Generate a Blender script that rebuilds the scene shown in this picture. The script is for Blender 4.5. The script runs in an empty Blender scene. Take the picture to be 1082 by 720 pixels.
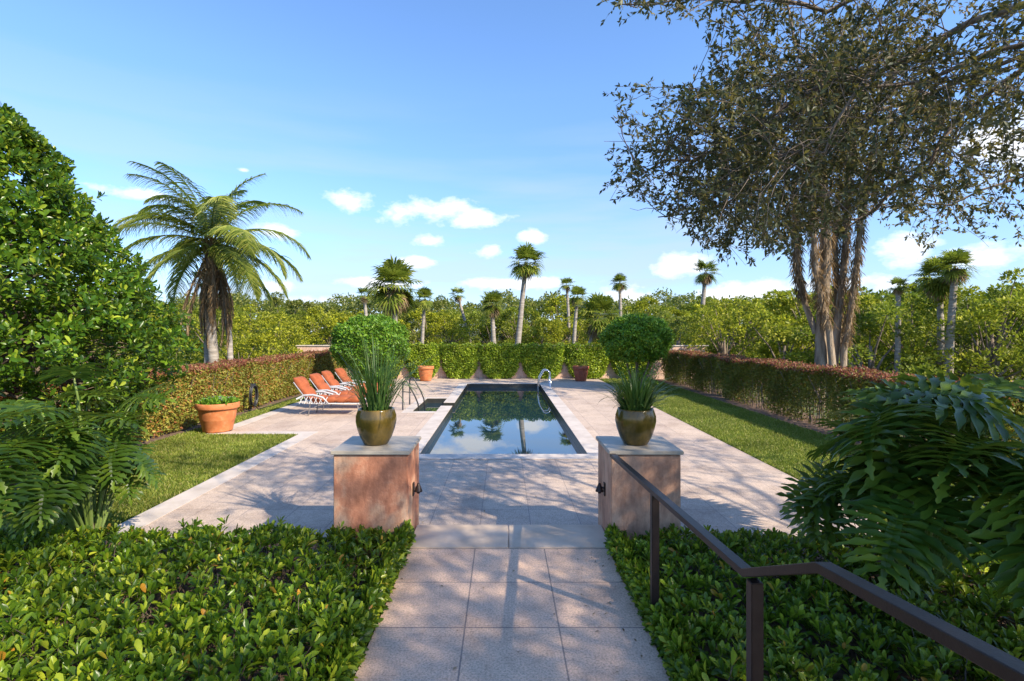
import bpy, bmesh, math, random
import numpy as np
from mathutils import Vector
S = bpy.context.scene
COL = S.collection
rng = np.random.default_rng(7)
random.seed(7)
R = math.radians
PI = math.pi

# ------------------------------------------------------------------ camera
EYE = 1.92
F = 550.0
cam = bpy.data.cameras.new('camera')
cam.sensor_width = 36
cam.lens = F / 1082 * 36
cam.shift_x = 9 / 1082
cam.shift_y = -10 / 1082
cam.clip_end = 2000
camo = bpy.data.objects.new('camera', cam)
COL.objects.link(camo)
camo.location = (0, 0, EYE)
camo.rotation_euler = (PI / 2, 0, 0)
S.camera = camo

# ------------------------------------------------------------------ light
AZ, EL = 128.0, 37.0
sd = bpy.data.lights.new('sun', 'SUN')
sd.energy = 4.3
sd.angle = R(0.6)
sd.color = (1.0, 0.88, 0.70)
so = bpy.data.objects.new('sun', sd)
COL.objects.link(so)
to_sun = Vector((math.sin(R(AZ)) * math.cos(R(EL)), math.cos(R(AZ)) * math.cos(R(EL)), math.sin(R(EL))))
so.rotation_euler = to_sun.to_track_quat('Z', 'Y').to_euler()
so.location = (8, -8, 20)

W = bpy.data.worlds.new('World')
S.world = W
W.use_nodes = True
nt = W.node_tree
nt.nodes.clear()
N = nt.nodes.new
L = nt.links.new
def vmath(op, a, b=None):
    n = N('ShaderNodeVectorMath'); n.operation = op
    for i, v in enumerate((a, b)):
        if v is None: continue
        if hasattr(v, 'is_linked'): L(v, n.inputs[i])
        else: n.inputs[i].default_value = v
    return n
def smath(op, a, b=None, clamp=False):
    n = N('ShaderNodeMath'); n.operation = op; n.use_clamp = clamp
    for i, v in enumerate((a, b)):
        if v is None: continue
        if hasattr(v, 'is_linked'): L(v, n.inputs[i])
        else: n.inputs[i].default_value = v
    return n.outputs[0]
sky = N('ShaderNodeTexSky')
sky.sky_type = 'NISHITA'
sky.sun_disc = False
sky.sun_elevation = R(EL)
sky.sun_rotation = R(AZ)
sky.air_density = 1.0
sky.dust_density = 0.3
sky.ozone_density = 3.0
tc = N('ShaderNodeTexCoord')
dirv = vmath('NORMALIZE', tc.outputs['Generated']).outputs[0]
# cumulus puffs: soft blobs round given sky directions, their edges broken by noise
nz = N('ShaderNodeTexNoise'); nz.inputs['Scale'].default_value = 14; nz.inputs['Detail'].default_value = 8
nz.inputs['Roughness'].default_value = 0.6
mp = N('ShaderNodeMapping'); mp.inputs['Scale'].default_value = (1, 1, 1.8)
L(dirv, mp.inputs[0]); L(mp.outputs[0], nz.inputs['Vector'])
puffs = [(373, 211, 26, 12), (452, 221, 50, 17), (505, 232, 34, 11), (455, 255, 18, 8), (518, 264, 15, 7),
         (296, 246, 26, 10), (284, 303, 28, 8), (660, 312, 45, 14), (720, 280, 40, 14), (785, 312, 60, 12),
         (257, 180, 7, 3), (400, 300, 60, 7), (540, 300, 70, 7), (800, 318, 70, 9), (360, 318, 60, 8), (890, 300, 50, 10), (150, 205, 60, 6), (1020, 275, 60, 16), (950, 262, 40, 12), (1065, 150, 50, 40), (560, 248, 20, 8), (440, 277, 24, 7)]
acc = None
for px, py, sx, sy in puffs:
    d = Vector(((px - 532) / F, 1, (350 - py) / F)); ln = d.length; d.normalize()
    sub = vmath('SUBTRACT', dirv, tuple(d)).outputs[0]
    k = F * ln
    sc = vmath('MULTIPLY', sub, (k / sx, k / sx, k / sy)).outputs[0]
    ln_ = vmath('LENGTH', sc).outputs['Value']
    v = smath('SUBTRACT', 1.0, ln_)
    acc = v if acc is None else smath('MAXIMUM', acc, v)
nf = smath('MULTIPLY', smath('SUBTRACT', nz.outputs['Fac'], 0.5), 3.4)
cl = smath('MULTIPLY', smath('ADD', smath('ADD', acc, nf), 0.05), 1.25, True)
# thin high veil, denser towards the horizon
nz2 = N('ShaderNodeTexNoise'); nz2.inputs['Scale'].default_value = 2.2; nz2.inputs['Detail'].default_value = 6
mp2 = N('ShaderNodeMapping'); mp2.inputs['Scale'].default_value = (0.8, 1, 6.5); mp2.inputs['Rotation'].default_value = (0, R(6), 0)
L(dirv, mp2.inputs[0]); L(mp2.outputs[0], nz2.inputs['Vector'])
sep = N('ShaderNodeSeparateXYZ'); L(dirv, sep.inputs[0])
low = smath('SUBTRACT', 1.0, smath('DIVIDE', smath('ABSOLUTE', sep.outputs['Z']), 0.42), True)
veil = smath('MULTIPLY', smath('MULTIPLY', smath('SUBTRACT', nz2.outputs['Fac'], 0.42), 5.5, True), low, True)
veil = smath('MAXIMUM', smath('MULTIPLY', veil, 0.9), smath('MULTIPLY', smath('POWER', low, 3.0), 0.6))
tint = N('ShaderNodeMix'); tint.data_type = 'RGBA'; tint.blend_type = 'MULTIPLY'
tint.inputs[0].default_value = 1.0
tcol = N('ShaderNodeMix'); tcol.data_type = 'RGBA'; L(low, tcol.inputs[0])
tcol.inputs[6].default_value = (.76, .90, 1.06, 1); tcol.inputs[7].default_value = (.50, .60, .82, 1)
L(tcol.outputs[2], tint.inputs[7]); L(sky.outputs[0], tint.inputs[6])
mx1 = N('ShaderNodeMix'); mx1.data_type = 'RGBA'
L(veil, mx1.inputs[0]); L(tint.outputs[2], mx1.inputs[6]); mx1.inputs[7].default_value = (2.3, 2.75, 3.45, 1)
mx2 = N('ShaderNodeMix'); mx2.data_type = 'RGBA'
L(smath('MULTIPLY', cl, 0.9), mx2.inputs[0]); L(mx1.outputs[2], mx2.inputs[6]); mx2.inputs[7].default_value = (4.6, 4.65, 4.8, 1)
bg = N('ShaderNodeBackground'); bg.inputs[1].default_value = 0.15
L(mx2.outputs[2], bg.inputs[0])
wo = N('ShaderNodeOutputWorld'); L(bg.outputs[0], wo.inputs[0])

S.view_settings.view_transform = 'Standard'
S.view_settings.look = 'None'
S.view_settings.exposure = 1.02
S.view_settings.gamma = 1
S.render.engine = 'CYCLES'
S.cycles.max_bounces = 6
S.cycles.transparent_max_bounces = 4

# ------------------------------------------------------------------ helpers
DECK = -0.15
WATER = -0.285
def at(px, py, d):
    return np.array(((px - 532) * d / F, d, EYE - (py - 350) * d / F))

def tag(o, label=None, cat=None, group=None, kind=None):
    if label: o['label'] = label
    if cat: o['category'] = cat
    if group: o['group'] = group
    if kind: o['kind'] = kind
    return o

def empty(name, loc, label=None, cat=None, group=None, rz=0):
    o = bpy.data.objects.new(name, None)
    COL.objects.link(o)
    o.location = loc
    o.rotation_euler = (0, 0, rz)
    return tag(o, label, cat, group)

def link(name, me, mat=None, parent=None, loc=None):
    o = bpy.data.objects.new(name, me)
    COL.objects.link(o)
    if mat is not None:
        for m in (mat if isinstance(mat, (list, tuple)) else [mat]):
            if m.name not in [x.name for x in me.materials if x]:
                me.materials.append(m)
    if parent: o.parent = parent
    if loc is not None: o.location = loc
    return o

def npmesh(name, V, faces_list, smooth=False, midx=None):
    """faces_list: list of (k-gon index arrays)"""
    me = bpy.data.meshes.new(name)
    V = np.asarray(V, dtype=np.float32)
    me.vertices.add(len(V)); me.vertices.foreach_set('co', V.ravel())
    idx = np.concatenate([np.asarray(f, dtype=np.int32).ravel() for f in faces_list])
    tot = np.concatenate([np.full(len(f), np.asarray(f).shape[1], dtype=np.int32) for f in faces_list])
    st = np.concatenate([[0], np.cumsum(tot)[:-1]]).astype(np.int32)
    me.loops.add(len(idx)); me.loops.foreach_set('vertex_index', idx)
    me.polygons.add(len(tot)); me.polygons.foreach_set('loop_start', st)
    me.polygons.foreach_set('loop_total', tot)
    if midx is not None: me.polygons.foreach_set('material_index', np.asarray(midx, dtype=np.int32))
    if smooth: me.polygons.foreach_set('use_smooth', np.ones(len(tot), dtype=bool))
    me.update(calc_edges=True)
    return me

def unit(v):
    v = np.asarray(v, dtype=float)
    return v / (np.linalg.norm(v, axis=-1, keepdims=True) + 1e-9)

def rdir(n, zb=0.0):
    v = rng.normal(size=(n, 3)); v[:, 2] += zb
    return unit(v)

class Leaves:
    """collects leaves; build() makes ONE mesh; detail 0: folded rhomb, 1: obovate 7-vertex leaf with midrib"""
    def __init__(s, detail=0): s.P = []; s.D = []; s.U = []; s.L = []; s.Wd = []; s.M = []; s.detail = detail
    def add(s, P, D, U, Ln, Wd, m=0):
        n = len(P)
        s.P.append(P); s.D.append(unit(D)); s.U.append(U)
        s.L.append(np.broadcast_to(Ln, n)); s.Wd.append(np.broadcast_to(Wd, n)); s.M.append(np.broadcast_to(m, n))
    def mesh(s, name='leaves'):
        P = np.concatenate(s.P); D = np.concatenate(s.D); U = np.concatenate(s.U)
        Ln = np.concatenate(s.L)[:, None]; Wd = np.concatenate(s.Wd)[:, None]; M = np.concatenate(s.M)
        Sd = unit(np.cross(D, U)); Nn = unit(np.cross(Sd, D))
        n = len(P)
        if s.detail == 0:
            V = np.stack([P, P + D * Ln * .5 + Sd * Wd * .5 + Nn * Wd * .12, P + D * Ln - Nn * Ln * .08,
                          P + D * Ln * .5 - Sd * Wd * .5 + Nn * Wd * .12], 1).reshape(-1, 3)
            b = np.arange(n)[:, None] * 4
            f = np.concatenate([b + [0, 1, 2], b + [0, 2, 3]])
            return npmesh(name, V, [f], midx=np.concatenate([M, M]))
        up = Nn * Wd
        V = np.stack([P, P + D * Ln * .62 - up * .06,
                      P + D * Ln - Nn * Ln * .10,
                      P + D * Ln * .34 + Sd * Wd * .36 + up * .14, P + D * Ln * .74 + Sd * Wd * .48 + up * .10,
                      P + D * Ln * .34 - Sd * Wd * .36 + up * .14, P + D * Ln * .74 - Sd * Wd * .48 + up * .10,
                      P + D * Ln * .95 + Sd * Wd * .22 - Nn * Ln * .06, P + D * Ln * .95 - Sd * Wd * .22 - Nn * Ln * .06], 1).reshape(-1, 3)
        b = np.arange(n)[:, None] * 9
        f4 = np.concatenate([b + [0, 3, 4, 1], b + [0, 1, 6, 5], b + [1, 4, 7, 2], b + [1, 2, 8, 6]])
        return npmesh(name, V, [f4], midx=np.concatenate([M] * 4))

class Tubes:
    def __init__(s, sides=6): s.V = []; s.F = []; s.n = 0; s.k = sides
    def add(s, pts, rad, cap=True):
        pts = np.asarray(pts, dtype=float); m = len(pts); k = s.k
        rad = np.broadcast_to(rad, m)
        T = np.gradient(pts, axis=0); T = unit(T)
        ref = np.array([0, 0, 1.0]) if abs(T[0][2]) < .9 else np.array([1.0, 0, 0])
        a = unit(np.cross(T[0], ref)); rings = []
        for i in range(m):
            a = unit(a - T[i] * np.dot(a, T[i])); b = np.cross(T[i], a)
            th = np.arange(k) * 2 * PI / k
            rings.append(pts[i] + rad[i] * (np.cos(th)[:, None] * a + np.sin(th)[:, None] * b))
        V = np.concatenate(rings)
        i = np.arange(m - 1)[:, None] * k; j = np.arange(k)[None]; j2 = (j + 1) % k
        f = np.stack([i + j, i + j2, i + k + j2, i + k + j], -1).reshape(-1, 4) + s.n
        s.V.append(V); s.F.append(f); s.n += len(V)
        if cap:
            for r0, fl in ((0, 1), (m - 1, 0)):
                c = V[r0 * k:(r0 + 1) * k].mean(0)
                s.V.append(c[None]); ci = s.n; s.n += 1
                base = s.n - 1 - m * k - (1 if fl == 0 else 0) + r0 * k
                ff = [[base + q, base + (q + 1) % k, ci, ci] for q in range(k)]
                s.F.append(np.array([[a_, b_, c_] for a_, b_, c_, _ in ff]))
    def mesh(s, name='tube', smooth=True):
        f4 = [f for f in s.F if f.shape[1] == 4]; f3 = [f for f in s.F if f.shape[1] == 3]
        fl = [np.concatenate(f4)] + ([np.concatenate(f3)] if f3 else [])
        return npmesh(name, np.concatenate(s.V), fl, smooth)

class MB:
    """boxes and sheets in one bmesh"""
    def __init__(s): s.b = bmesh.new()
    def box(s, lo, hi, bevel=0, rotz=0):
        lo = Vector(lo); hi = Vector(hi); c = (lo + hi) / 2; d = hi - lo
        t = bmesh.new()
        bmesh.ops.create_cube(t, size=1)
        for v in t.verts: v.co = Vector((v.co.x * d.x, v.co.y * d.y, v.co.z * d.z))
        if bevel: bmesh.ops.bevel(t, geom=t.edges[:], offset=bevel, segments=2, affect='EDGES')
        for v in t.verts:
            v.co.rotate(__import__('mathutils').Euler((0, 0, rotz))); v.co += c
        me = bpy.data.meshes.new('t'); t.to_mesh(me); t.free(); s.b.from_mesh(me); bpy.data.meshes.remove(me)
        return s
    def grid(s, xs, ys, z, keep=None, skip=None):
        vs = {}
        def v(i, j):
            if (i, j) not in vs: vs[(i, j)] = s.b.verts.new((xs[i], ys[j], z))
            return vs[(i, j)]
        for i in range(len(xs) - 1):
            for j in range(len(ys) - 1):
                cx, cy = (xs[i] + xs[i + 1]) / 2, (ys[j] + ys[j + 1]) / 2
                if skip and skip(cx, cy): continue
                s.b.faces.new([v(i, j), v(i + 1, j), v(i + 1, j + 1), v(i, j + 1)])
        return s
    def lathe(s, prof, seg=32, c=(0, 0)):
        rings = []
        for r, z in prof:
            rings.append([s.b.verts.new((c[0] + r * math.cos(a * 2 * PI / seg), c[1] + r * math.sin(a * 2 * PI / seg), z)) for a in range(seg)])
        for a, b in zip(rings, rings[1:]):
            for i in range(seg):
                f = s.b.faces.new([a[i], a[(i + 1) % seg], b[(i + 1) % seg], b[i]]); f.smooth = True
        return s
    def build(s, name, mat, parent=None, smooth=False, loc=None):
        bmesh.ops.recalc_face_normals(s.b, faces=s.b.faces[:])
        me = bpy.data.meshes.new(name); s.b.to_mesh(me); s.b.free()
        if smooth: me.polygons.foreach_set('use_smooth', [True] * len(me.polygons))
        return link(name, me, mat, parent, loc)

def copy_tree(o, parent=None):
    c = o.copy(); COL.objects.link(c); c.parent = parent
    for ch in list(o.children):
        d = ch.copy(); COL.objects.link(d); d.parent = c
        for g in list(ch.children):
            e = g.copy(); COL.objects.link(e); e.parent = d
    return c

# ------------------------------------------------------------------ materials
def newmat(name):
    m = bpy.data.materials.new(name); m.use_nodes = True
    t = m.node_tree; b = t.nodes['Principled BSDF']
    return m, t, b
def ramp(t, fac, stops):
    r = t.nodes.new('ShaderNodeValToRGB')
    e = r.color_ramp.elements
    while len(e) < len(stops): e.new(0.5)
    for x, (p, c) in zip(e, stops): x.position = p; x.color = (*c, 1)
    t.links.new(fac, r.inputs[0])
    return r.outputs[0]
def noise(t, scale, detail=5, rough=.6, coord='Object', vscale=None):
    tc = t.nodes.new('ShaderNodeTexCoord'); n = t.nodes.new('ShaderNodeTexNoise')
    n.inputs['Scale'].default_value = scale; n.inputs['Detail'].default_value = detail; n.inputs['Roughness'].default_value = rough
    src = tc.outputs[coord]
    if vscale:
        mp = t.nodes.new('ShaderNodeMapping'); mp.inputs['Scale'].default_value = vscale
        t.links.new(src, mp.inputs[0]); src = mp.outputs[0]
    t.links.new(src, n.inputs['Vector'])
    return n.outputs['Fac']
def mixc(t, fac, a, b, mode='MIX'):
    m = t.nodes.new('ShaderNodeMix'); m.data_type = 'RGBA'; m.blend_type = mode
    for i, v in ((0, fac), (6, a), (7, b)):
        if hasattr(v, 'is_linked'): t.links.new(v, m.inputs[i])
        else: m.inputs[i].default_value = v if i == 0 else (*v, 1)
    return m.outputs[2]
def bump(t, b, h, strength, dist=.01):
    n = t.nodes.new('ShaderNodeBump'); n.inputs['Strength'].default_value = strength; n.inputs['Distance'].default_value = dist
    t.links.new(h, n.inputs['Height']); t.links.new(n.outputs[0], b.inputs['Normal'])
def plain(name, stops, scale=6, rough=.6, bmp=0, bscale=40, metal=0, vscale=None, coord='Object', bdist=.01):
    m, t, b = newmat(name)
    t.links.new(ramp(t, noise(t, scale, vscale=vscale, coord=coord), stops), b.inputs['Base Color'])
    b.inputs['Roughness'].default_value = rough; b.inputs['Metallic'].default_value = metal
    if bmp: bump(t, b, noise(t, bscale, vscale=vscale, coord=coord), bmp, bdist)
    return m
def leafmat(name, stops, trans=.35, rough=.42, tcol=None, spec=.32, patch=0.35):
    """per-leaf random colour, patchy over the plant, with light passing through"""
    m, t, b = newmat(name)
    g = t.nodes.new('ShaderNodeNewGeometry')
    c = ramp(t, g.outputs['Random Per Island'], stops)
    f = noise(t, .9, 3)
    hsv = t.nodes.new('ShaderNodeHueSaturation'); t.links.new(c, hsv.inputs['Color'])
    mr = t.nodes.new('ShaderNodeMapRange'); t.links.new(f, mr.inputs[0])
    mr.inputs[1].default_value = .3; mr.inputs[2].default_value = .7; mr.inputs[3].default_value = 1 - patch; mr.inputs[4].default_value = 1 + patch
    t.links.new(mr.outputs[0], hsv.inputs['Value'])
    col = hsv.outputs[0]
    t.links.new(col, b.inputs['Base Color'])
    b.inputs['Roughness'].default_value = rough
    b.inputs['Specular IOR Level'].default_value = spec
    tr = t.nodes.new('ShaderNodeBsdfTranslucent')
    t.links.new(mixc(t, .75, col, tcol or (.30, .40, .04)), tr.inputs[0])
    ms = t.nodes.new('ShaderNodeMixShader'); ms.inputs[0].default_value = trans
    t.links.new(b.outputs[0], ms.inputs[1]); t.links.new(tr.outputs[0], ms.inputs[2])
    out = t.nodes['Material Output']; t.links.new(ms.outputs[0], out.inputs[0])
    return m

def tilemat(name, size, ox, oy, c1, c2, mort, ms=.006, rough=.75):
    m, t, b = newmat(name)
    tc = t.nodes.new('ShaderNodeTexCoord'); mp = t.nodes.new('ShaderNodeMapping')
    mp.inputs['Location'].default_value = (-ox, -oy, 0)
    t.links.new(tc.outputs['Object'], mp.inputs[0])
    br = t.nodes.new('ShaderNodeTexBrick'); br.offset = 0; br.squash = 1
    br.inputs['Scale'].default_value = 1; br.inputs['Brick Width'].default_value = size; br.inputs['Row Height'].default_value = size
    br.inputs['Mortar Size'].default_value = ms; br.inputs['Mortar Smooth'].default_value = .3
    br.inputs['Color1'].default_value = (*c1, 1); br.inputs['Color2'].default_value = (*c2, 1); br.inputs['Mortar'].default_value = (*mort, 1)
    t.links.new(mp.outputs[0], br.inputs['Vector'])
    # coral-stone speckle and large stains
    sp = ramp(t, noise(t, 75, 4, .8), [(.38, (.5, .46, .44)), (.5, (1, 1, 1)), (.62, (1.3, 1.29, 1.27))])
    col = mixc(t, .7, br.outputs[0], sp, 'MULTIPLY')
    st = ramp(t, noise(t, 1.7, 7, .68), [(.3, (.66, .61, .58)), (.52, (1, 1, 1)), (.75, (1.12, 1.1, 1.08))])
    col = mixc(t, .7, col, st, 'MULTIPLY')
    st2 = ramp(t, noise(t, 9, 4, .7), [(.33, (.72, .69, .66)), (.48, (1, 1, 1))])
    col = mixc(t, .5, col, st2, 'MULTIPLY')
    t.links.new(col, b.inputs['Base Color'])
    b.inputs['Roughness'].default_value = rough
    bump(t, b, noise(t, 120, 3), .35, .006)
    return m

m_deck = tilemat('deck_tiles', .54, -.25, .10, (.55, .43, .335), (.48, .375, .30), (.30, .24, .215), .005)
m_path = tilemat('path_tiles', .61, -.25, 4.59, (.76, .52, .36), (.66, .455, .325), (.30, .22, .18), .006)
m_coping = plain('pale_stone', [(.3, (.45, .38, .32)), (.55, (.56, .485, .42)), (.75, (.62, .55, .48))], 3, .6, .2, 90)
m_thresh = plain('threshold_stone', [(.3, (.50, .38, .27)), (.55, (.62, .48, .35)), (.75, (.68, .55, .42))], 2.5, .65, .3, 100)
m_cap = plain('cap_stone', [(.3, (.36, .31, .24)), (.6, (.45, .39, .31)), (.8, (.5, .45, .37))], 5, .45, .1, 90)
def stuccomat(name, a, b_, c, d):
    m, t, b = newmat(name)
    c0 = ramp(t, noise(t, 2.6, 7, .62), [(.32, a), (.47, b_), (.58, c), (.72, d)])
    c1 = mixc(t, .5, c0, ramp(t, noise(t, 14, 5, .7, vscale=(1, 1, .35)), [(.38, (.55, .45, .40)), (.58, (1.1, 1.08, 1.05))]), 'MULTIPLY')
    t.links.new(c1, b.inputs['Base Color']); b.inputs['Roughness'].default_value = .8
    bump(t, b, noise(t, 60, 6), .4, .01)
    return m
m_stucco = stuccomat('salmon_stucco', (.30, .115, .06), (.50, .21, .115), (.58, .34, .21), (.64, .46, .33))
m_stucco2 = stuccomat('salmon_stucco_shaded', (.36, .18, .11), (.54, .30, .19), (.62, .37, .24), (.64, .43, .30))  # right pillar's copy of the stucco, its shade painted in as a browner tone
m_wall = stuccomat('pink_wall_stucco', (.52, .34, .25), (.60, .41, .31), (.66, .46, .36), (.68, .50, .40))
m_terra = plain('terracotta', [(.3, (.42, .13, .045)), (.55, (.55, .18, .06)), (.75, (.60, .26, .12))], 7, .7, .2, 60)
m_terra2 = plain('terracotta_dark', [(.3, (.27, .07, .035)), (.55, (.37, .10, .05)), (.75, (.42, .15, .08))], 7, .7, .2, 60)
m_glaze = plain('olive_glaze', [(.3, (.045, .035, .008)), (.5, (.10, .07, .014)), (.7, (.19, .12, .025))], 5, .16, .1, 25, vscale=(1.5, 1.5, .6))
m_soil = plain('soil', [(.3, (.04, .025, .015)), (.7, (.11, .075, .05))], 15, .95, .6, 40)
m_mulch = plain('mulch', [(.3, (.05, .03, .02)), (.5, (.14, .085, .055)), (.7, (.22, .14, .09))], 12, .95, .8, 40)
m_ground = plain('ground_cover', [(.3, (.035, .05, .015)), (.6, (.08, .10, .03)), (.8, (.14, .13, .06))], .6, .95, .4, 6)
m_turf = plain('turf_base', [(.3, (.06, .085, .02)), (.6, (.11, .14, .03)), (.8, (.17, .17, .05))], 1.6, .95, .5, 60)
m_bronze = plain('bronze_metal', [(.3, (.022, .013, .011)), (.7, (.036, .023, .019))], 8, .42, .1, 120, metal=.3)
m_steel = plain('brushed_steel', [(.3, (.55, .55, .56)), (.7, (.7, .7, .7))], 8, .22, metal=1)
m_black = plain('black_metal', [(.3, (.012, .012, .013)), (.7, (.03, .03, .03))], 8, .4)
m_white = plain('white_metal', [(.3, (.36, .36, .37)), (.7, (.5, .5, .5))], 8, .4)
m_cush = plain('orange_canvas', [(.3, (.26, .06, .018)), (.55, (.35, .09, .028)), (.75, (.41, .13, .05))], 5, .85, .3, 60)
m_darktile = plain('dark_pool_tile', [(.3, (.02, .022, .02)), (.7, (.05, .045, .035))], 20, .3)
m_bark = plain('grey_bark', [(.3, (.10, .075, .055)), (.55, (.21, .16, .12)), (.75, (.32, .26, .2))], 5, .9, .9, 14, vscale=(1, 1, .3), bdist=.04)
m_palmbark = plain('palm_bark', [(.3, (.17, .145, .12)), (.55, (.32, .28, .235)), (.75, (.45, .41, .36))], 4, .9, .7, 10, vscale=(.5, .5, 3), bdist=.03)
m_twig = plain('twig_bark', [(.3, (.07, .05, .035)), (.7, (.19, .14, .10))], 12, .9)
m_vine = plain('shaggy_bark', [(.3, (.11, .08, .055)), (.5, (.26, .19, .125)), (.75, (.42, .34, .25))], 7, .95, 1, 16, vscale=(1, 1, .25), bdist=.06)
m_hedge_near = leafmat('shiny_hedge_leaf', [(0, (.035, .075, .006)), (.4, (.08, .15, .009)), (.72, (.17, .26, .013)), (.98, (.40, .45, .035)), (.996, (.5, .24, .03))], .32, .30, patch=.3)
m_treeleaf = leafmat('broad_leaf', [(0, (.018, .05, .006)), (.5, (.05, .12, .010)), (.85, (.14, .24, .015)), (1, (.38, .44, .04))], .32, .28)
m_oak = leafmat('oak_leaf', [(0, (.028, .038, .024)), (.5, (.06, .078, .036)), (.85, (.12, .14, .05)), (1, (.24, .17, .07))], .30, .5, tcol=(.28, .24, .05))
m_oakfar = leafmat('olive_leaf', [(0, (.06, .06, .018)), (.5, (.13, .125, .032)), (.8, (.22, .18, .05)), (1, (.28, .17, .07))], .3, .5, tcol=(.3, .25, .06))
m_fig = leafmat('fig_leaf', [(0, (.11, .19, .012)), (.5, (.26, .37, .025)), (1, (.46, .52, .05))], .3, .4, patch=.2)
m_top = leafmat('topiary_leaf', [(0, (.05, .14, .014)), (.5, (.11, .25, .02)), (1, (.24, .38, .035))], .3, .4, patch=.2)
m_hl = leafmat('hedge_leaf_mixed', [(0, (.08, .11, .015)), (.3, (.19, .21, .03)), (.68, (.30, .28, .05)), (.86, (.32, .17, .04)), (1, (.28, .07, .03))], .3, .5, tcol=(.4, .28, .05))
m_hr = leafmat('hedge_leaf_green', [(0, (.055, .085, .012)), (.5, (.13, .165, .022)), (.9, (.23, .24, .035)), (1, (.26, .12, .04))], .3, .5, tcol=(.35, .3, .05))
m_hred = leafmat('hedge_leaf_red', [(0, (.15, .055, .035)), (.45, (.25, .08, .05)), (.75, (.32, .16, .08)), (1, (.17, .16, .035))], .3, .5, tcol=(.45, .15, .08))
m_phil = leafmat('philodendron_leaf', [(0, (.024, .058, .008)), (.5, (.045, .095, .010)), (1, (.12, .18, .015))], .24, .38, patch=.15)
m_stem = plain('green_stem', [(.3, (.10, .17, .03)), (.7, (.2, .26, .06))], 6, .5)
m_grassp = leafmat('potted_blade', [(0, (.03, .075, .02)), (.6, (.06, .13, .025)), (1, (.13, .19, .05))], .25, .4, patch=.15)
m_palm = leafmat('palm_leaf', [(0, (.06, .095, .014)), (.5, (.14, .18, .025)), (1, (.30, .30, .05))], .3, .4)
m_queen = leafmat('feather_palm_leaf', [(0, (.07, .11, .02)), (.5, (.17, .215, .035)), (1, (.36, .36, .08))], .35, .38, patch=.2)
m_dead = leafmat('dead_frond', [(0, (.14, .09, .045)), (.5, (.25, .17, .09)), (1, (.38, .28, .16))], .2, .8, tcol=(.4, .25, .1))
m_blade = leafmat('lawn_blade', [(0, (.10, .15, .016)), (.5, (.20, .25, .03)), (.88, (.34, .34, .07)), (1, (.45, .38, .16))], .35, .5, patch=.3)
woods = [leafmat('thicket_leaf_%s' % n, st, .35, .5, patch=.45) for n, st in (
    ('yellow', [(0, (.13, .15, .008)), (.5, (.28, .30, .014)), (1, (.48, .45, .03))]),
    ('mid', [(0, (.08, .11, .010)), (.5, (.17, .21, .018)), (1, (.32, .33, .03))]),
    ('olive', [(0, (.06, .08, .016)), (.5, (.13, .15, .028)), (1, (.24, .23, .05))]))]

m_water, t, b = newmat('pool_water')
b.inputs['Base Color'].default_value = (.008, .03, .045, 1)
b.inputs['Roughness'].default_value = .0
b.inputs['IOR'].default_value = 2.1
bump(t, b, noise(t, 1.6, 2, vscale=(1, .5, 1)), .02, .02)

# ------------------------------------------------------------------ the setting
PX0, PX1, PY0, PY1 = -1.41, 1.41, 8.72, 20.35      # pool
SX0, SX1, SY0, SY1 = -2.34, -1.73, 13.35, 15.95     # spa
NY0, NY1 = 14.35, 15.0                              # spillway notch between them
def in_pool(x, y):
    return (PX0 < x < PX1 and PY0 < y < PY1) or (SX0 < x < SX1 and SY0 < y < SY1) or (SX1 < x < PX0 and NY0 < y < NY1)
MB().grid([-900, -30, -2.6, 1.7, 30, 900], [-300, -20, 8.5, 20.6, 80, 1500], -.19, skip=lambda x, y: -2.6 < x < 1.7 and 8.5 < y < 20.6)\
    .build('ground', m_ground)['kind'] = 'structure'
DX0, DX1, WALLY = -5.97, 4.1, 22.8
LX, LY = -4.1, 10.42
xs = [DX0, LX, SX0, SX1, PX0, PX1, DX1]; ys = [5.16, PY0, LY, SY0, NY0, NY1, SY1, PY1, WALLY]
MB().grid(xs, ys, DECK, skip=lambda x, y: in_pool(x, y) or (x < LX and y < LY)).build('pool_deck', m_deck)['kind'] = 'structure'
# edge of the deck, seen as a small drop to soil
cop = MB()
CW = .33
cz0, cz1 = DECK + .001, DECK + .012
def rim(x0, y0, x1, y1): cop.box((x0, y0, cz0), (x1, y1, cz1), .003)
rim(PX0 - CW, PY0 - CW, PX1 + CW, PY0); rim(PX0 - CW, PY1, PX1 + CW, PY1 + CW)
rim(PX1, PY0, PX1 + CW, PY1)
rim(PX0 - CW + .012, PY0, PX0, NY0); rim(PX0 - CW + .012, NY1, PX0, PY1)
rim(SX0 - .25, SY0 - .25, SX1 - .003, SY0); rim(SX0 - .25, SY1, SX1 - .003, SY1 + .25); rim(SX0 - .25, SY0, SX0, SY1)
cop.build('pool_coping', m_coping)['kind'] = 'structure'
bas = MB()
def wallseg(x0, y0, x1, y1): bas.box((x0, y0, -1.4), (x1, y1, DECK - .004))
th = .06
wallseg(PX0 - th, PY0 - th, PX1 + th, PY0); wallseg(PX0 - th, PY1, PX1 + th, PY1 + th); wallseg(PX1, PY0, PX1 + th, PY1)
wallseg(PX0 - th, PY0, PX0, NY0); wallseg(PX0 - th, NY1, PX0, PY1)
wallseg(SX0 - th, SY0 - th, SX1 + th, SY0); wallseg(SX0 - th, SY1, SX1 + th, SY1 + th); wallseg(SX0 - th, SY0, SX0, SY1)
wallseg(SX1, SY0, SX1 + th, NY0 - .003); wallseg(SX1, NY1 + .003, SX1 + th, SY1)
wallseg(SX1 + th, NY0 - .05, PX0 - th, NY0); wallseg(SX1 + th, NY1, PX0 - th, NY1 + .05)
bas.box((PX0, PY0, -1.45), (PX1, PY1, -1.4)); 
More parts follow.
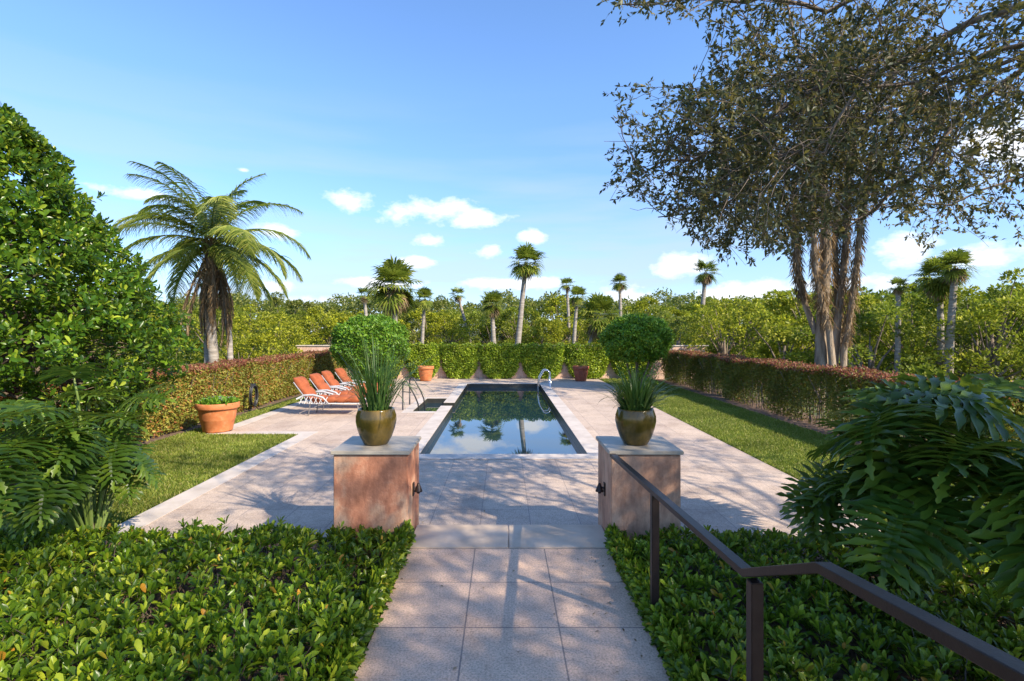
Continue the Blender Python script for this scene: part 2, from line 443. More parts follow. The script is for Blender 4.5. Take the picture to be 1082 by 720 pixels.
bas.build('pool_basin', m_darktile)['kind'] = 'structure'
wx = [SX0, SX1, PX0, PX1]; wy = [PY0, SY0, NY0, NY1, SY1, PY1]
MB().grid(wx, wy, WATER, skip=lambda x, y: not in_pool(x, y)).build('water', m_water)['kind'] = 'structure'
# pale border along the deck edges
bd = MB()
bd.box((LX, 5.3, cz0), (LX + .30, LY, cz1 - .004), .002); bd.box((DX0, LY, cz0), (LX + .30, LY + .28, cz1 - .004), .002)
bd.box((DX0, LY + .28, cz0), (DX0 + .28, WALLY - .1, cz1 - .004), .002)
bd.build('deck_border', m_coping)['kind'] = 'structure'
# path, threshold, steps under the camera
MB().box((-.83, 2.02, -.19), (.93, 4.60, 0), .004).build('path', m_path)['kind'] = 'structure'
tb = MB(); tb.box((-.855, 4.604, -.19), (.045, 5.15, .006), .006); tb.box((.050, 4.604, -.19), (.965, 5.15, .006), .006)
tb.build('threshold_step', m_thresh)['kind'] = 'structure'
st = MB(); st.box((-.83, 1.66, -.19), (.93, 2.015, .17), .006); st.box((-.83, -1.5, -.19), (.93, 1.655, .34), .006)
st.build('steps', m_path)['kind'] = 'structure'
# planting beds
for nm, x0, x1, y0, y1 in (('planting_bed', -7.5, -.835, 0, 5.1), ('planting_bed', .935, 7.5, 0, 5.1)):
    MB().grid([x0, x1], [y0, y1], -.10).build(nm, m_mulch)['kind'] = 'structure'
hb = MB(); hb.grid([-7.6, -6.55], [5.1, 22.6], -.17); hb.grid([6.45, 7.7], [5.1, 22.6], -.17)
hb.build('hedge_bed', m_mulch)['kind'] = 'structure'
lw = MB(); lw.grid([-6.55, LX], [5.1, LY], -.165); lw.grid([-6.55, DX0], [LY, 22.6], -.165); lw.grid([DX1, 6.45], [5.1, 22.6], -.165)
lw.build('turf', m_turf)['kind'] = 'structure'

def lawn(rects):
    L_ = Leaves(0)
    for x0, x1, y0, y1, dens in rects:
        n = int((x1 - x0) * (y1 - y0) * dens)
        P = np.stack([rng.uniform(x0, x1, n), rng.uniform(y0, y1, n), np.full(n, -.168)], 1)
        D = rdir(n, 0) * [.75, .75, 0] + [0, 0, .8]
        L_.add(P, D, rdir(n), rng.uniform(.035, .075, n), rng.uniform(.008, .015, n))
    return link('lawn_grass', L_.mesh(), m_blade)
lg = lawn([(-6.5, LX - .02, 5.1, LY - .02, 4500), (-6.5, DX0 - .02, LY, 22.5, 1500), (DX1 + .03, 6.4, 5.1, 11, 4500), (DX1 + .03, 6.4, 11, 22.6, 2200)])
tag(lg, 'short green grass of the lawns beside the pool deck', 'grass', kind='stuff')

# ------------------------------------------------------------------ far wall with its cap
wr = empty('garden_wall', (0, WALLY, DECK), 'pale pink stucco wall with light stone cap behind the pool', 'wall')
MB().box((-9.05, 0, -.05), (8.95, .25, 1.40), .01).build('wall_face', m_wall, wr)
MB().box((-9.09, -.04, 1.403), (8.99, .29, 1.45), .008).build('wall_cap', m_coping, wr)

# fig panels on the wall
def fig_panel(w, seed):
    r = np.random.default_rng(seed); L_ = Leaves(0); n = 9000
    u = r.uniform(-1, 1, n); v = r.uniform(0, 1, n)                 # v 0 bottom, 1 top
    half = w / 2 * np.clip(.66 + .42 * np.sqrt(np.clip(v * 1.55, 0, 1)), 0, 1.03) * (1 + .04 * np.sin(v * 17 + seed))
    bot = .03 + .22 * u ** 6
    z = bot + v * (1.50 + .04 * np.sin(u * 9 + seed) - bot)
    bulge = np.sqrt(np.clip(1 - np.abs(u) ** 4, 0, 1)) * (.26 + .07 * np.sin(u * 5 + seed) * np.sin(v * 6))
    y = -bulge * r.uniform(.55, 1.08, n) - .03
    P = np.stack([u * half, y, z], 1) + r.normal(0, .018, (n, 3))
    D = unit(r.normal(size=(n, 3)) * [1, .5, 1] + [0, -.5, .1])
    L_.add(P, D, unit(r.normal(size=(n, 3)) * .7 + [0, -.6, .7]), r.uniform(.06, .11, n), r.uniform(.035, .06, n))
    return L_.mesh()
figs = [(429, 465), (467, 505), (507, 549), (551, 595), (597, 643), (389, 427), (645, 688)]
figl = ['fig panel on the wall directly behind the orange terracotta pot', 'narrow fig panel on the wall, next one right of the left wall pot',
        'fig panel centred on the wall behind the pool, left of centre gap', 'fig panel on the wall behind the steel pool rail',
        'fig panel on the wall behind the dark red terracotta pot', 'fig panel on the wall mostly hidden by the left clipped ball shrub',
        'fig panel on the wall mostly hidden by the right clipped ball shrub']
for i, (a, b_) in enumerate(figs):
    x0, x1 = (a - 532) * WALLY / F, (b_ - 532) * WALLY / F
    e = empty('fig_panel', ((x0 + x1) / 2, WALLY, DECK), figl[i], 'climbing fig', 'clipped fig panels along the far wall')
    link('foliage', fig_panel(x1 - x0, i + 3), m_fig, e)
    tt = Tubes(5)
    for k in range(3): tt.add([(rng.uniform(-.1, .1), -.06, 0), (rng.uniform(-.2, .2), -.06, .35), (rng.uniform(-.4, .4), -.06, .8)], [.02, .016, .008])
    link('stem', tt.mesh(), m_twig, e)

# ------------------------------------------------------------------ pillars
def pillar(x0, x1, label, mat):
    cx = (x0 + x1) / 2
    e = empty('gate_pillar', (cx, 5.03, 0), label, 'pillar')
    w = (x1 - x0) / 2
    MB().box((-w, -.32, -.19), (w, .32, .80), .008).build('shaft', mat, e)
    MB().box((-w - .022, -.342, .803), (w + .022, .342, .838), .006).build('cap', m_cap, e)
    return e
pillar(-1.54, -.868, 'salmon stucco pillar topped by the tall grassy pot, left of the path', m_stucco)
pillar(.972, 1.605, 'shaded salmon stucco pillar with the handrail fixed to it, right of the path', m_stucco2)
def wall_light(x, s, label):
    e = empty('wall_light', (x, 4.98, .41), label, 'wall light'); e.scale = (.82, .82, .82)
    MB().box((min(0, s * .018), -.035, -.075), (max(0, s * .018), .035, .075), .004).build('back_plate', m_bronze, e)
    MB().lathe([(0, .07), (.012, .068), (.02, .045), (.03, .02), (.045, -.02), (.048, -.028), (.04, -.024), (0, -.01)], 20, (s * .066, 0)).build('lamp_shade', m_bronze, e)
    tt = Tubes(8); tt.add([(s * .015, 0, .01), (s * .05, 0, .02)], .011); link('arm', tt.mesh(), m_bronze, e)
    tt = Tubes(10); tt.add([(s * .066, 0, -.015), (s * .066, 0, -.05)], .018); link('lamp_tube', tt.mesh(), m_bronze, e)
wall_light(-.868, 1, 'small dark bronze downlight on the inner side of the left pillar')
wall_light(.972, -1, 'small dark bronze downlight on the inner side of the right pillar')

# ------------------------------------------------------------------ handrail
hr = empty('handrail', (.985, 2.02, 0), 'dark bronze metal handrail with a bend running beside the path', 'handrail')
def prism(pts, w, h):
    """rectangular bar along a polyline in the YZ plane"""
    b_ = bmesh.new(); rings = []
    pts = [Vector(p) for p in pts]
    for i, p in enumerate(pts):
        if i == 0: d = (pts[1] - p).normalized(); k = 1
        elif i == len(pts) - 1: d = (p - pts[i - 1]).normalized(); k = 1
        else:
            d1 = (p - pts[i - 1]).normalized(); d2 = (pts[i + 1] - p).normalized(); d = (d1 + d2).normalized(); k = 1 / max(.3, d.dot(d1))
        n = Vector((0, -d.z, d.y)) * (h / 2 * k)
        if n.z < 0: n = -n
        rings.append([b_.verts.new(p + Vector((sx * w / 2, 0, 0)) + n * sn) for sx, sn in ((-1, -1), (1, -1), (1, 1), (-1, 1))])
    for a, c in zip(rings, rings[1:]):
        for i in range(4): b_.faces.new([a[i], a[(i + 1) % 4], c[(i + 1) % 4], c[i]])
    b_.faces.new(rings[0]); b_.faces.new(rings[-1])
    bmesh.ops.recalc_face_normals(b_, faces=b_.faces[:])
    me = bpy.data.meshes.new('bar'); b_.to_mesh(me); b_.free(); return me
def P2(y, z): return (0, y - 2.02, z)
o = link('rail', prism([P2(4.705, .80), P2(2.10, .945), P2(1.60, 1.193), P2(.2, 1.36), P2(-1.0, 1.42)], .05, .032), m_bronze, hr)
bv = o.modifiers.new('bevel', 'BEVEL'); bv.width = .003; bv.segments = 2
for y, zb, zt in ((3.39, -.1, .863), (2.04, -.1, .942), (.2, .3, 1.34)):
    MB().box((-.024, y - 2.02 - .024, zb), (.024, y - 2.02 + .024, zt), .003).build('post', m_bronze, hr)

# ------------------------------------------------------------------ pots
def glazed_pot(x, label, kind, pl):
    e = empty('glazed_pot', (x, 5.0, .84), label, 'pot')
    MB().lathe([(0, 0), (.105, 0), (.115, .006), (.15, .07), (.178, .15), (.192, .22), (.19, .27), (.172, .325), (.168, .338), (.155, .338), (.158, .30), (.16, .26), (0, .26)], 48).build('vessel', m_glaze, e)
    MB().lathe([(0, .295), (.05, .298), (.1, .294), (.157, .296)], 24).build('soil', m_soil, e)
    g = empty('potted_grass', (x, 5.0, .84 + .29), pl, 'plant')
    n = 230 if kind == 0 else 300
    V = []; Fq = []
    c = 0
    for i in range(n):
        a = random.uniform(0, 2 * PI); lean = abs(random.gauss(0, 1))
        if kind == 0:
            ln = random.uniform(.36, .84); lean = min(lean * .45 + .04, 1.4); droop = random.uniform(.1, .55) + (2.0 if i % 3 == 0 else 0); wd = random.uniform(.0025, .006)
        else:
            ln = random.uniform(.22, .58) * random.uniform(.7, 1); lean = min(lean * .55 + .05, 1.4); droop = random.uniform(.2, 1.5); wd = random.uniform(.005, .0105)
        q_ = math.sqrt(random.random()) * .125; p = np.array([q_ * math.cos(a), q_ * math.sin(a), 0.])
        th = lean * .6; seg = 9; az = a + random.gauss(0, .2)
        side = np.array([-math.sin(az), math.cos(az), 0])
        for k in range(seg + 1):
            f = k / seg
            w = wd * (1 - f ** 2) * (.6 + .8 * min(1, f * 3)) + .0006
            V += [p - side * w, p + side * w + np.array([0, 0, w * .5])]
            th2 = th + droop * f * f + lean * .5 * f
            p = p + ln / seg * np.array([math.sin(th2) * math.cos(az), math.sin(th2) * math.sin(az), math.cos(th2)])
        for k in range(seg): Fq.append([c + 2 * k, c + 2 * k + 1, c + 2 * k + 3, c + 2 * k + 2])
        c += 2 * (seg + 1)
    link('foliage', npmesh('blades', V, [np.array(Fq)], True), m_grassp, g)
    tt = Tubes(6)
    for i in range(9):
        a = random.uniform(0, 6.28); tt.add([(.05 * math.cos(a), .05 * math.sin(a), -.02), (.06 * math.cos(a), .06 * math.sin(a), .12)], [.012, .006])
    link('stem', tt.mesh(), m_stem, g)
glazed_pot(at(397.5, 0, 5)[0], 'olive glazed round pot on the left pillar', 0, 'tall thin grass with arching blades in the left glazed pot')
glazed_pot(at(671.5, 0, 5)[0], 'olive glazed round pot on the right pillar', 1, 'shorter broad bladed plant in the right glazed pot')

def terracotta(x, y, r, h, label, mat, cyl=False):
    e = empty('terracotta_pot', (x, y, DECK), label, 'pot')
    rb = r * .66
    MB().lathe([(0, 0.02), (rb, .02), (rb * 1.03, .035), (r * .78, h * .40), (r * .79, h * .41), (r * .80, h * .43), (r * .81, h * .45), (r * .86, h * .70), (r * .89, h * .79), (r * .90, h * .80), (r * .985, h * .81),
                (r, h * .83), (r, h * .97), (r * .98, h), (r * .9, h), (r * .88, h * .97), (r * .86, h * .86), (0, h * .86)], 40).build('vessel', mat, e)
    MB().lathe([(0, h * .9), (r * .5, h * .91), (r * .87, h * .9)], 20).build('soil', m_soil, e)
    if r > .35:
        for a in range(3): 
            q = MB(); aa = a * 2.1 + .6; q.box((rb * .8 * math.cos(aa) - .05, rb * .8 * math.sin(aa) - .05, 0.012), (rb * .8 * math.cos(aa) + .05, rb * .8 * math.sin(aa) + .05, .02 + .0), .003); q.build('pot_foot', mat, e)
    return e
terracotta(-5.90, 10.75, .41, .60, 'large orange terracotta pot planted with low white flowers at the lawn corner', m_terra)
terracotta(at(449.5, 0, 21.5)[0], 21.6, .34, .62, 'orange terracotta pot in front of the wall, left of the pool', m_terra)
terracotta(at(614, 0, 21.5)[0], 21.6, .34, .62, 'dark red terracotta pot in front of the wall, right of the pool', m_terra2)
def tuft(x, y, z, r, h, n, lmat, label, ll=.12, lw=.02, flowers=False):
    e = empty('flowering_plant' if flowers else 'potted_plant', (x, y, z), label, 'plant')
    L_ = Leaves(0)
    a = rng.uniform(0, 2 * PI, n); rr = r * np.sqrt(rng.uniform(0, 1, n))
    P = np.stack([rr * np.cos(a), rr * np.sin(a), rng.uniform(0, h, n) * (1 - .4 * (rr / r) ** 2)], 1)
    L_.add(P, unit(P * [1, 1, .3] + rng.normal(0, .3, (n, 3)) + [0, 0, .15]), rdir(n, 1), rng.uniform(.6, 1.2, n) * ll, lw)
    link('foliage', L_.mesh(), lmat, e)
    if flowers:
        L_ = Leaves(0); m = 26
        for q in range(m):
            c = np.array([rng.uniform(-r, r) * .7, rng.uniform(-r, r) * .7, h + rng.uniform(-.03, .02)])
            th = np.arange(5) * 2 * PI / 5
            L_.add(np.repeat(c[None], 5, 0), np.stack([np.cos(th), np.sin(th), th * 0 + .3], 1), np.tile([0, 0, 1.], (5, 1)), .03, .02)
        link('blossom', L_.mesh(), m_white, e)
tuft(-5.90, 10.75, DECK + .55, .36, .13, 900, m_top, 'low green plant with white blossoms in the large terracotta pot', .09, .035, True)
tuft(at(449.5, 0, 21.5)[0], 21.6, DECK + .55, .2, .25, 60, m_top, 'sparse small plant in the orange pot by the wall', .2, .02)
tuft(at(614, 0, 21.5)[0], 21.6, DECK + .55, .22, .3, 70, m_palm, 'sparse bladed plant in the dark red pot by the wall', .3, .02)

# ------------------------------------------------------------------ pool rails
def arc(cx, cz, r, a0, a1, n=10): return [(cx + r * math.cos(R(a0 + (a1 - a0) * i / n)), cz + r * math.sin(R(a0 + (a1 - a0) * i / n))) for i in range(n + 1)]
e = empty('pool_ladder_rail', (1.55, 19.2, DECK), 'shiny steel ladder rails arching over the far right pool edge', 'pool rail')
for dy in (-.25, .25):
    pts = [(.16, dy, 0)] + [(x, dy, z) for x, z in arc(0.0, .48, .16, 0, 120)] + [(-.22, dy, .38), (-.27, dy, .12), (-.28, dy, -.9)]
    tt = Tubes(10); tt.add(pts, .022); link('rail', tt.mesh(), m_steel, e)
    MB().lathe([(0.022, .02), (.05, .012), (.05, .001)], 20, (.16, dy)).build('escutcheon', m_steel, e, loc=(0, 0, .012))
tt = Tubes(8)
for z in (-.35, -.6): tt.add([(-.28, -.25, z), (-.28, .25, z)], .018)
link('rung', tt.mesh(), m_steel, e)
e = empty('spa_handrail', (-2.62, 13.7, DECK), 'black metal handrails at the side of the small spa pool', 'pool rail')
for dy in (-.05, .95):
    tt = Tubes(8)
    tt.add([(-.02, dy, 0), (-.02, dy, .66)] + [(.05 + x, dy, z) for x, z in arc(.0, .68, .07, 170, 40, 5)] + [(.30, dy, .36), (.38, dy, .16), (.42, dy, -.3)], .02)
    tt.add([(-.02, dy, .5), (.0, dy, .48), (.2, dy, .46)], .014)
    link('rail', tt.mesh(), m_black, e)

# ------------------------------------------------------------------ loungers (head towards -X, feet towards +X)
def make_lounger():
    e = empty('sun_lounger', (0, 0, 0))
    tt = Tubes(8)
    for s in (-.31, .31):
        tt.add([(.0, s, .33), (1.32, s, .33)], .016)
        tt.add([(.0, s, .33), (-.42, s, .90)], .014)
    for x in np.linspace(.02, 1.32, 8): tt.add([(x, -.31, .33), (x, .31, .33)], .009)
    tt.add([(-.42, -.31, .90), (-.42, .31, .90)], .014)
    link('frame', tt.mesh(), m_white, e)
    for x in (.02, 1.27):
        for s in (-.3, .3):
            tt = Tubes(8); tt.add([(x, s, .33), (x + (.05 if x > 1 else -.05), s * 1.05, 0)], .014); link('leg', tt.mesh(), m_white, e)
    # curved white arms with a lattice of cross bars, like cast metal
    for s in (-.37, .37):
        tt = Tubes(8)
        tt.add([(-.32, s, .46), (-.12, s, .56), (.12, s, .57), (.38, s, .50), (.52, s, .34)], [.02, .028, .03, .026, .016])
        for q in range(6):
            x = -.25 + q * .13; tt.add([(x, s, .33), (x + .10, s, .55 - abs(q - 2.2) * .012)], .009)
            tt.add([(x + .10, s, .33), (x, s, .53 - abs(q - 2.2) * .012)], .009)
        link('arm', tt.mesh(), m_white, e)
    # segmented cushions: one rounded tuft after another along the length
    def cushion(p0, p1, n, name):
        p0 = np.array(p0); p1 = np.array(p1); d = unit(p1 - p0); nrm = np.array([-d[2], 0, d[0]]) if d[0] > 0 else np.array([d[2], 0, -d[0]])
        if nrm[2] < 0: nrm = -nrm
        ln = np.linalg.norm(p1 - p0); K = n * 8; rows = []
        for i in range(K + 1):
            f = i / K; tck = .045 + .055 * abs(math.sin(f * n * PI)) ** .5
            end = min(1, min(f, 1 - f) * K / 2.0 + .25)
            ring = []
            for a in np.linspace(0, 2 * PI, 20, endpoint=False):
                cy = math.copysign(abs(math.cos(a)) ** .45, math.cos(a)) * .29; cz = math.copysign(abs(math.sin(a)) ** .6, math.sin(a)) * tck * end
                ring.append(p0 + d * ln * f + np.array([0, cy, 0]) + nrm * cz)
            rows.append(ring)
        V = np.array(rows).reshape(-1, 3); k = 20
        i = np.arange(K)[:, None] * k; j = np.arange(k)[None]; j2 = (j + 1) % k
        f4 = np.stack([i + j, i + j2, i + k + j2, i + k + j], -1).reshape(-1, 4)
        me = npmesh(name, V, [f4, np.arange(k)[None], (K * k + np.arange(k))[None]], True)
        link(name, me, m_cush, e)
    cushion((.02, 0, .42), (1.32, 0, .42), 4, 'seat_cushion')
    cushion((-.02, 0, .43), (-.44, 0, 1.02), 2, 'back_cushion')
    return e
lo = make_lounger()
ll = ['orange cushioned sun lounger nearest the left pillar, first of the row', 'orange cushioned sun lounger second nearest in the row',
      'orange cushioned sun lounger third in the row, counted from the nearest', 'orange cushioned sun lounger farthest away, beside the clipped ball shrub']
for i, y in enumerate((13.0, 14.0, 15.0, 16.05)):
    o = lo if i == 0 else copy_tree(lo)
    o.scale = (.92, .92, .90)
    o.location = (-4.74 + (0, .02, -.02, .03)[i], y, DECK + .002); o.rotation_euler = (0, 0, R((0, -2, 1.5, -1)[i]))
    tag(o, ll[i], 'sun lounger', 'sun loungers with orange cushions')

# ------------------------------------------------------------------ hose on its stake
e = empty('garden_hose', (-6.48, 13.4, DECK), 'black garden hose coiled on a stake against the left hedge', 'hose')
tt = Tubes(7); th = np.linspace(0, 2 * PI * 7, 160)
tt.add(np.stack([.03 * np.sin(th * .37) + .05, .17 * np.cos(th) * (1 + .12 * np.sin(th * .3)), .42 + .27 * np.sin(th) * (1 + .08 * np.cos(th * .21))], 1), .013)
link('coil', tt.mesh(), m_black, e)
tt = Tubes(7); tt.add([(-.02, 0, 0), (-.02, 0, .72)], .018); tt.add([(-.02, 0, .66), (.1, 0, .66)], .016); link('stake', tt.mesh(), m_black, e)
tt = Tubes(6); tt.add([(.05, .05, .15), (.08, .2, .03), (.1, .9, .02), (.06, 2.2, .02), (.1, 4, .02)], .012); link('hose_tail', tt.mesh(), m_black, e)

# ------------------------------------------------------------------ low foreground hedges
def near_hedge(x0, x1, y0, y1, zt, label, seed, edge_side):
    r = np.random.default_rng(seed)
    e = empty('low_hedge', ((x0 + x1) / 2, (y0 + y1) / 2, -.1), label, 'hedge')
    off = np.array([(x0 + x1) / 2, (y0 + y1) / 2, -.1])
    L_ = Leaves(1); tt = Tubes(4)
    n = int((x1 - x0) * (y1 - y0) * 300)
    X = r.uniform(x0, x1, n); Y = r.uniform(y0, y1, n)
    de = (x1 - X) if edge_side > 0 else (X - x0)          # distance to the path edge
    dfar = y1 - Y
    wav = .035 * np.sin(X * 3.1 + seed) * np.sin(Y * 2.7) + .02 * np.sin(X * 9 + Y * 7)
    fall = .20 * np.exp(-(np.clip(de, 0, None) / .09) ** 1.5) + .1 * np.exp(-(dfar / .1) ** 2)
    Z = zt + wav - fall - np.abs(r.normal(0, .035, n)) - .09 * (r.random(n) < .4) * r.random(n)
    tall = r.random(n) < .07
    Z[tall] += r.uniform(.02, .09, tall.sum())
    outw = np.zeros((n, 3)); outw[:, 0] = edge_side * np.exp(-de / .12) * 1.2; outw[:, 1] = .4 * np.exp(-dfar / .15)
    # extra sprigs down the face along the path
    m = int((y1 - y0) * 420)
    Xs = (x1 if edge_side > 0 else x0) + edge_side * r.normal(-.03, .025, m); Ys = r.uniform(y0, y1, m); Zs = r.uniform(-.06, zt - .03, m)
    X = np.concatenate([X, Xs]); Y = np.concatenate([Y, Ys]); Z = np.concatenate([Z, Zs])
    outw = np.concatenate([outw, np.tile([edge_side * 1.3, 0, 0], (m, 1))]); n += m
    ax = unit(r.normal(0, .33, (n, 3)) + [0, 0, 1] + outw)
    Pt = np.stack([X, Y, Z], 1) - off
    k = 8
    a1 = unit(np.cross(ax, [.3, .9, .1])); a2 = np.cross(ax, a1)
    for j in range(k):
        keep = r.random(n) < .92
        th = j * 2.4 + r.uniform(0, .5, n) + X * 40
        rad = a1 * np.cos(th)[:, None] + a2 * np.sin(th)[:, None]
        tilt = (.28 + .85 * (1 - j / k))[..., None] if False else (.2 + .85 * (1 - j / k)) + r.normal(0, .12, n)
        D = ax * np.cos(tilt)[:, None] + rad * np.sin(tilt)[:, None]
        P = Pt - ax * (.045 * (1 - j / k)) + rad * .004
        U = ax * np.sin(tilt)[:, None] - rad * np.cos(tilt)[:, None]
        U = unit(U + r.normal(0, .25, (n, 3)))
        Ln = r.uniform(.06, .10, n) * (1.05 - .4 * j / k); 
        L_.add(P[keep], D[keep], U[keep], Ln[keep], (Ln * r.uniform(.34, .43, n))[keep])
    link('foliage', L_.mesh(), m_hedge_near, e)
    for i in r.choice(n, n // 2, replace=False):
        p = Pt[i]; tt.add([p, p - ax[i] * .1, (p[0] + r.normal(0, .05) - ax[i][0] * .12, p[1] + r.normal(0, .05), min(p[2] - .18, .05))], [.002, .003, .005], cap=False)
    link('stem', tt.mesh(), m_twig, e)
near_hedge(-5.8, -.86, 1.9, 4.70, .20, 'low glossy green hedge filling the bed left of the path', 11, 1)
near_hedge(.96, 5.2, 1.3, 4.70, .17, 'low glossy green hedge filling the bed right of the path under the handrail', 12, -1)

# ------------------------------------------------------------------ long clipped hedges
def long_hedge(x0, x1, y0, y1, h, label, mats, seed, n, gap):
    """x0 is the face towards the pool"""
    r = np.random.default_rng(seed)
    e = empty('clipped_hedge', ((x0 + x1) / 2, (y0 + y1) / 2, DECK), label, 'hedge')
    ox, oy = (x0 + x1) / 2, (y0 + y1) / 2
    L_ = Leaves(0)
    w = abs(x1 - x0) / 2; l = (y1 - y0) / 2
    pick = r.choice(4, n, p=[.44, .30, .06, .20])
    u = r.uniform(-w, w, n); v = r.uniform(-l, l, n); z = r.uniform(.02, h, n) ** 1.0
    dep = np.abs(r.normal(0, .07, n))
    sgn = np.sign(x0 - ox)
    f = pick == 0; u[f] = sgn * (w - dep[f])
    f = pick == 1; z[f] = h - dep[f]
    f = pick == 2; v[f] = -l + dep[f]
    if gap:   # thin foliage low on the face: stems and light show through
        keep = r.random(n) < np.clip(.24 + z / h * 1.1 + .25 * np.sin(v * 2.3), 0, 1); u, v, z = u[keep], v[keep], z[keep]; n = len(u)
    lump = .05 * np.sin(v * 2.1 + seed) + .04 * np.sin(v * 5.3 + z * 3)
    P = np.stack([u + lump * (.6), v, z + lump * .5 * (z / h) + np.abs(r.normal(0, .02, n)) * (z > h * .93)], 1)
    D = unit(r.normal(size=(n, 3)) + [sgn * .3, 0, .25])
    red = ((z + r.normal(0, .035, n)) > h * .955).astype(int)
    ln = r.uniform(.045, .085, n)
    L_.add(P, D, unit(r.normal(size=(n, 3)) + [sgn * .8, 0, .8]), ln, ln * .5, red)
    me = L_.mesh(); link('foliage', me, mats, e)
    tt = Tubes(4)
    for i in range(int(l * 2 / .16)):
        y = -l + i * .16 + r.normal(0, .04)
        for s in (0.75, -.1):
            x = sgn * w * s
            tt.add([(x, y, -.05), (x + r.normal(0, .04), y + r.normal(0, .05), h * .45), (x + r.normal(0, .1), y + r.normal(0, .12), h * .9)], [.016, .012, .006], cap=False)
    link('stem', tt.mesh(), m_bark if gap else m_twig, e)
long_hedge(-6.75, -7.6, 6.0, 22.4, 1.22, 'long red tipped yellow green hedge in full sun on the left side', [m_hl, m_hred], 21, 120000, False)
long_hedge(6.80, 7.65, 7.2, 22.4, 1.22, 'long dark green hedge with red top and bare stems on the right side', [m_hr, m_hred], 22, 110000, True)

# ------------------------------------------------------------------ clipped ball shrubs
def ball_shrub(x, y, rx, rz, cz, label, seed, n=16000, skirt=0, ls=1.0):
    r = np.random.default_rng(seed)
    e = empty('ball_shrub', (x, y, DECK - .02), label, 'shrub')
    L_ = Leaves(0)
    d = unit(r.normal(size=(n, 3)))
    lump = 1 + .10 * np.sin(d[:, 0] * 6 + seed) * np.sin(d[:, 2] * 7 + d[:, 1] * 5) + .05 * np.sin(d[:, 0] * 13 + d[:, 1] * 11 + 2) * np.sin(d[:, 2] * 14) + (r.random(n) < .04) * .06
    rad = (1 - np.abs(r.normal(0, .09, n))) * lump
    P = d * rad[:, None] * [rx, rx, rz] + [0, 0, cz]
    P[:, 2] = np.maximum(P[:, 2], cz - rz * .80)
    D = unit(r.normal(size=(n, 3)) + d * .7)
    ln = r.uniform(.07, .14, n)
    L_.add(P, D, unit(r.normal(size=(n, 3)) * .6 + d), ln, ln * .5)
    if skirt:
        m = skirt; a = r.uniform(0, 2 * PI, m); q = np.sqrt(r.uniform(0, 1, m)) * rx * .62; zz = r.uniform(.15, cz - rz * .55, m)
        P = np.stack([q * np.cos(a), q * np.sin(a), zz], 1); L_.add(P, rdir(m, .3), rdir(m), .09, .045)
    link('foliage', L_.mesh(), m_top, e)
    for i in range(6):
        a = i * 1.05 + r.normal(0, .2); tt = Tubes(6); b0 = np.array([.12 * math.cos(a), .12 * math.sin(a), 0])
        tt.add([b0, b0 * 1.6 + [r.normal(0, .05), r.normal(0, .05), .35], b0 * 3.4 + [0, 0, .8], b0 * 5.2 + [0, 0, cz * .95]], [.04, .035, .03, .015])
        link('stem', tt.mesh(), m_bark, e)
ball_shrub(-4.75, 18.6, 1.30, .98, 1.62, 'broad clipped green ball shrub behind the loungers on the left', 31, 20000, 5000)
ball_shrub(4.85, 18.9, 1.22, .86, 1.78, 'clipped green ball shrub on bare stems right of the pool', 32, 18000, 900)

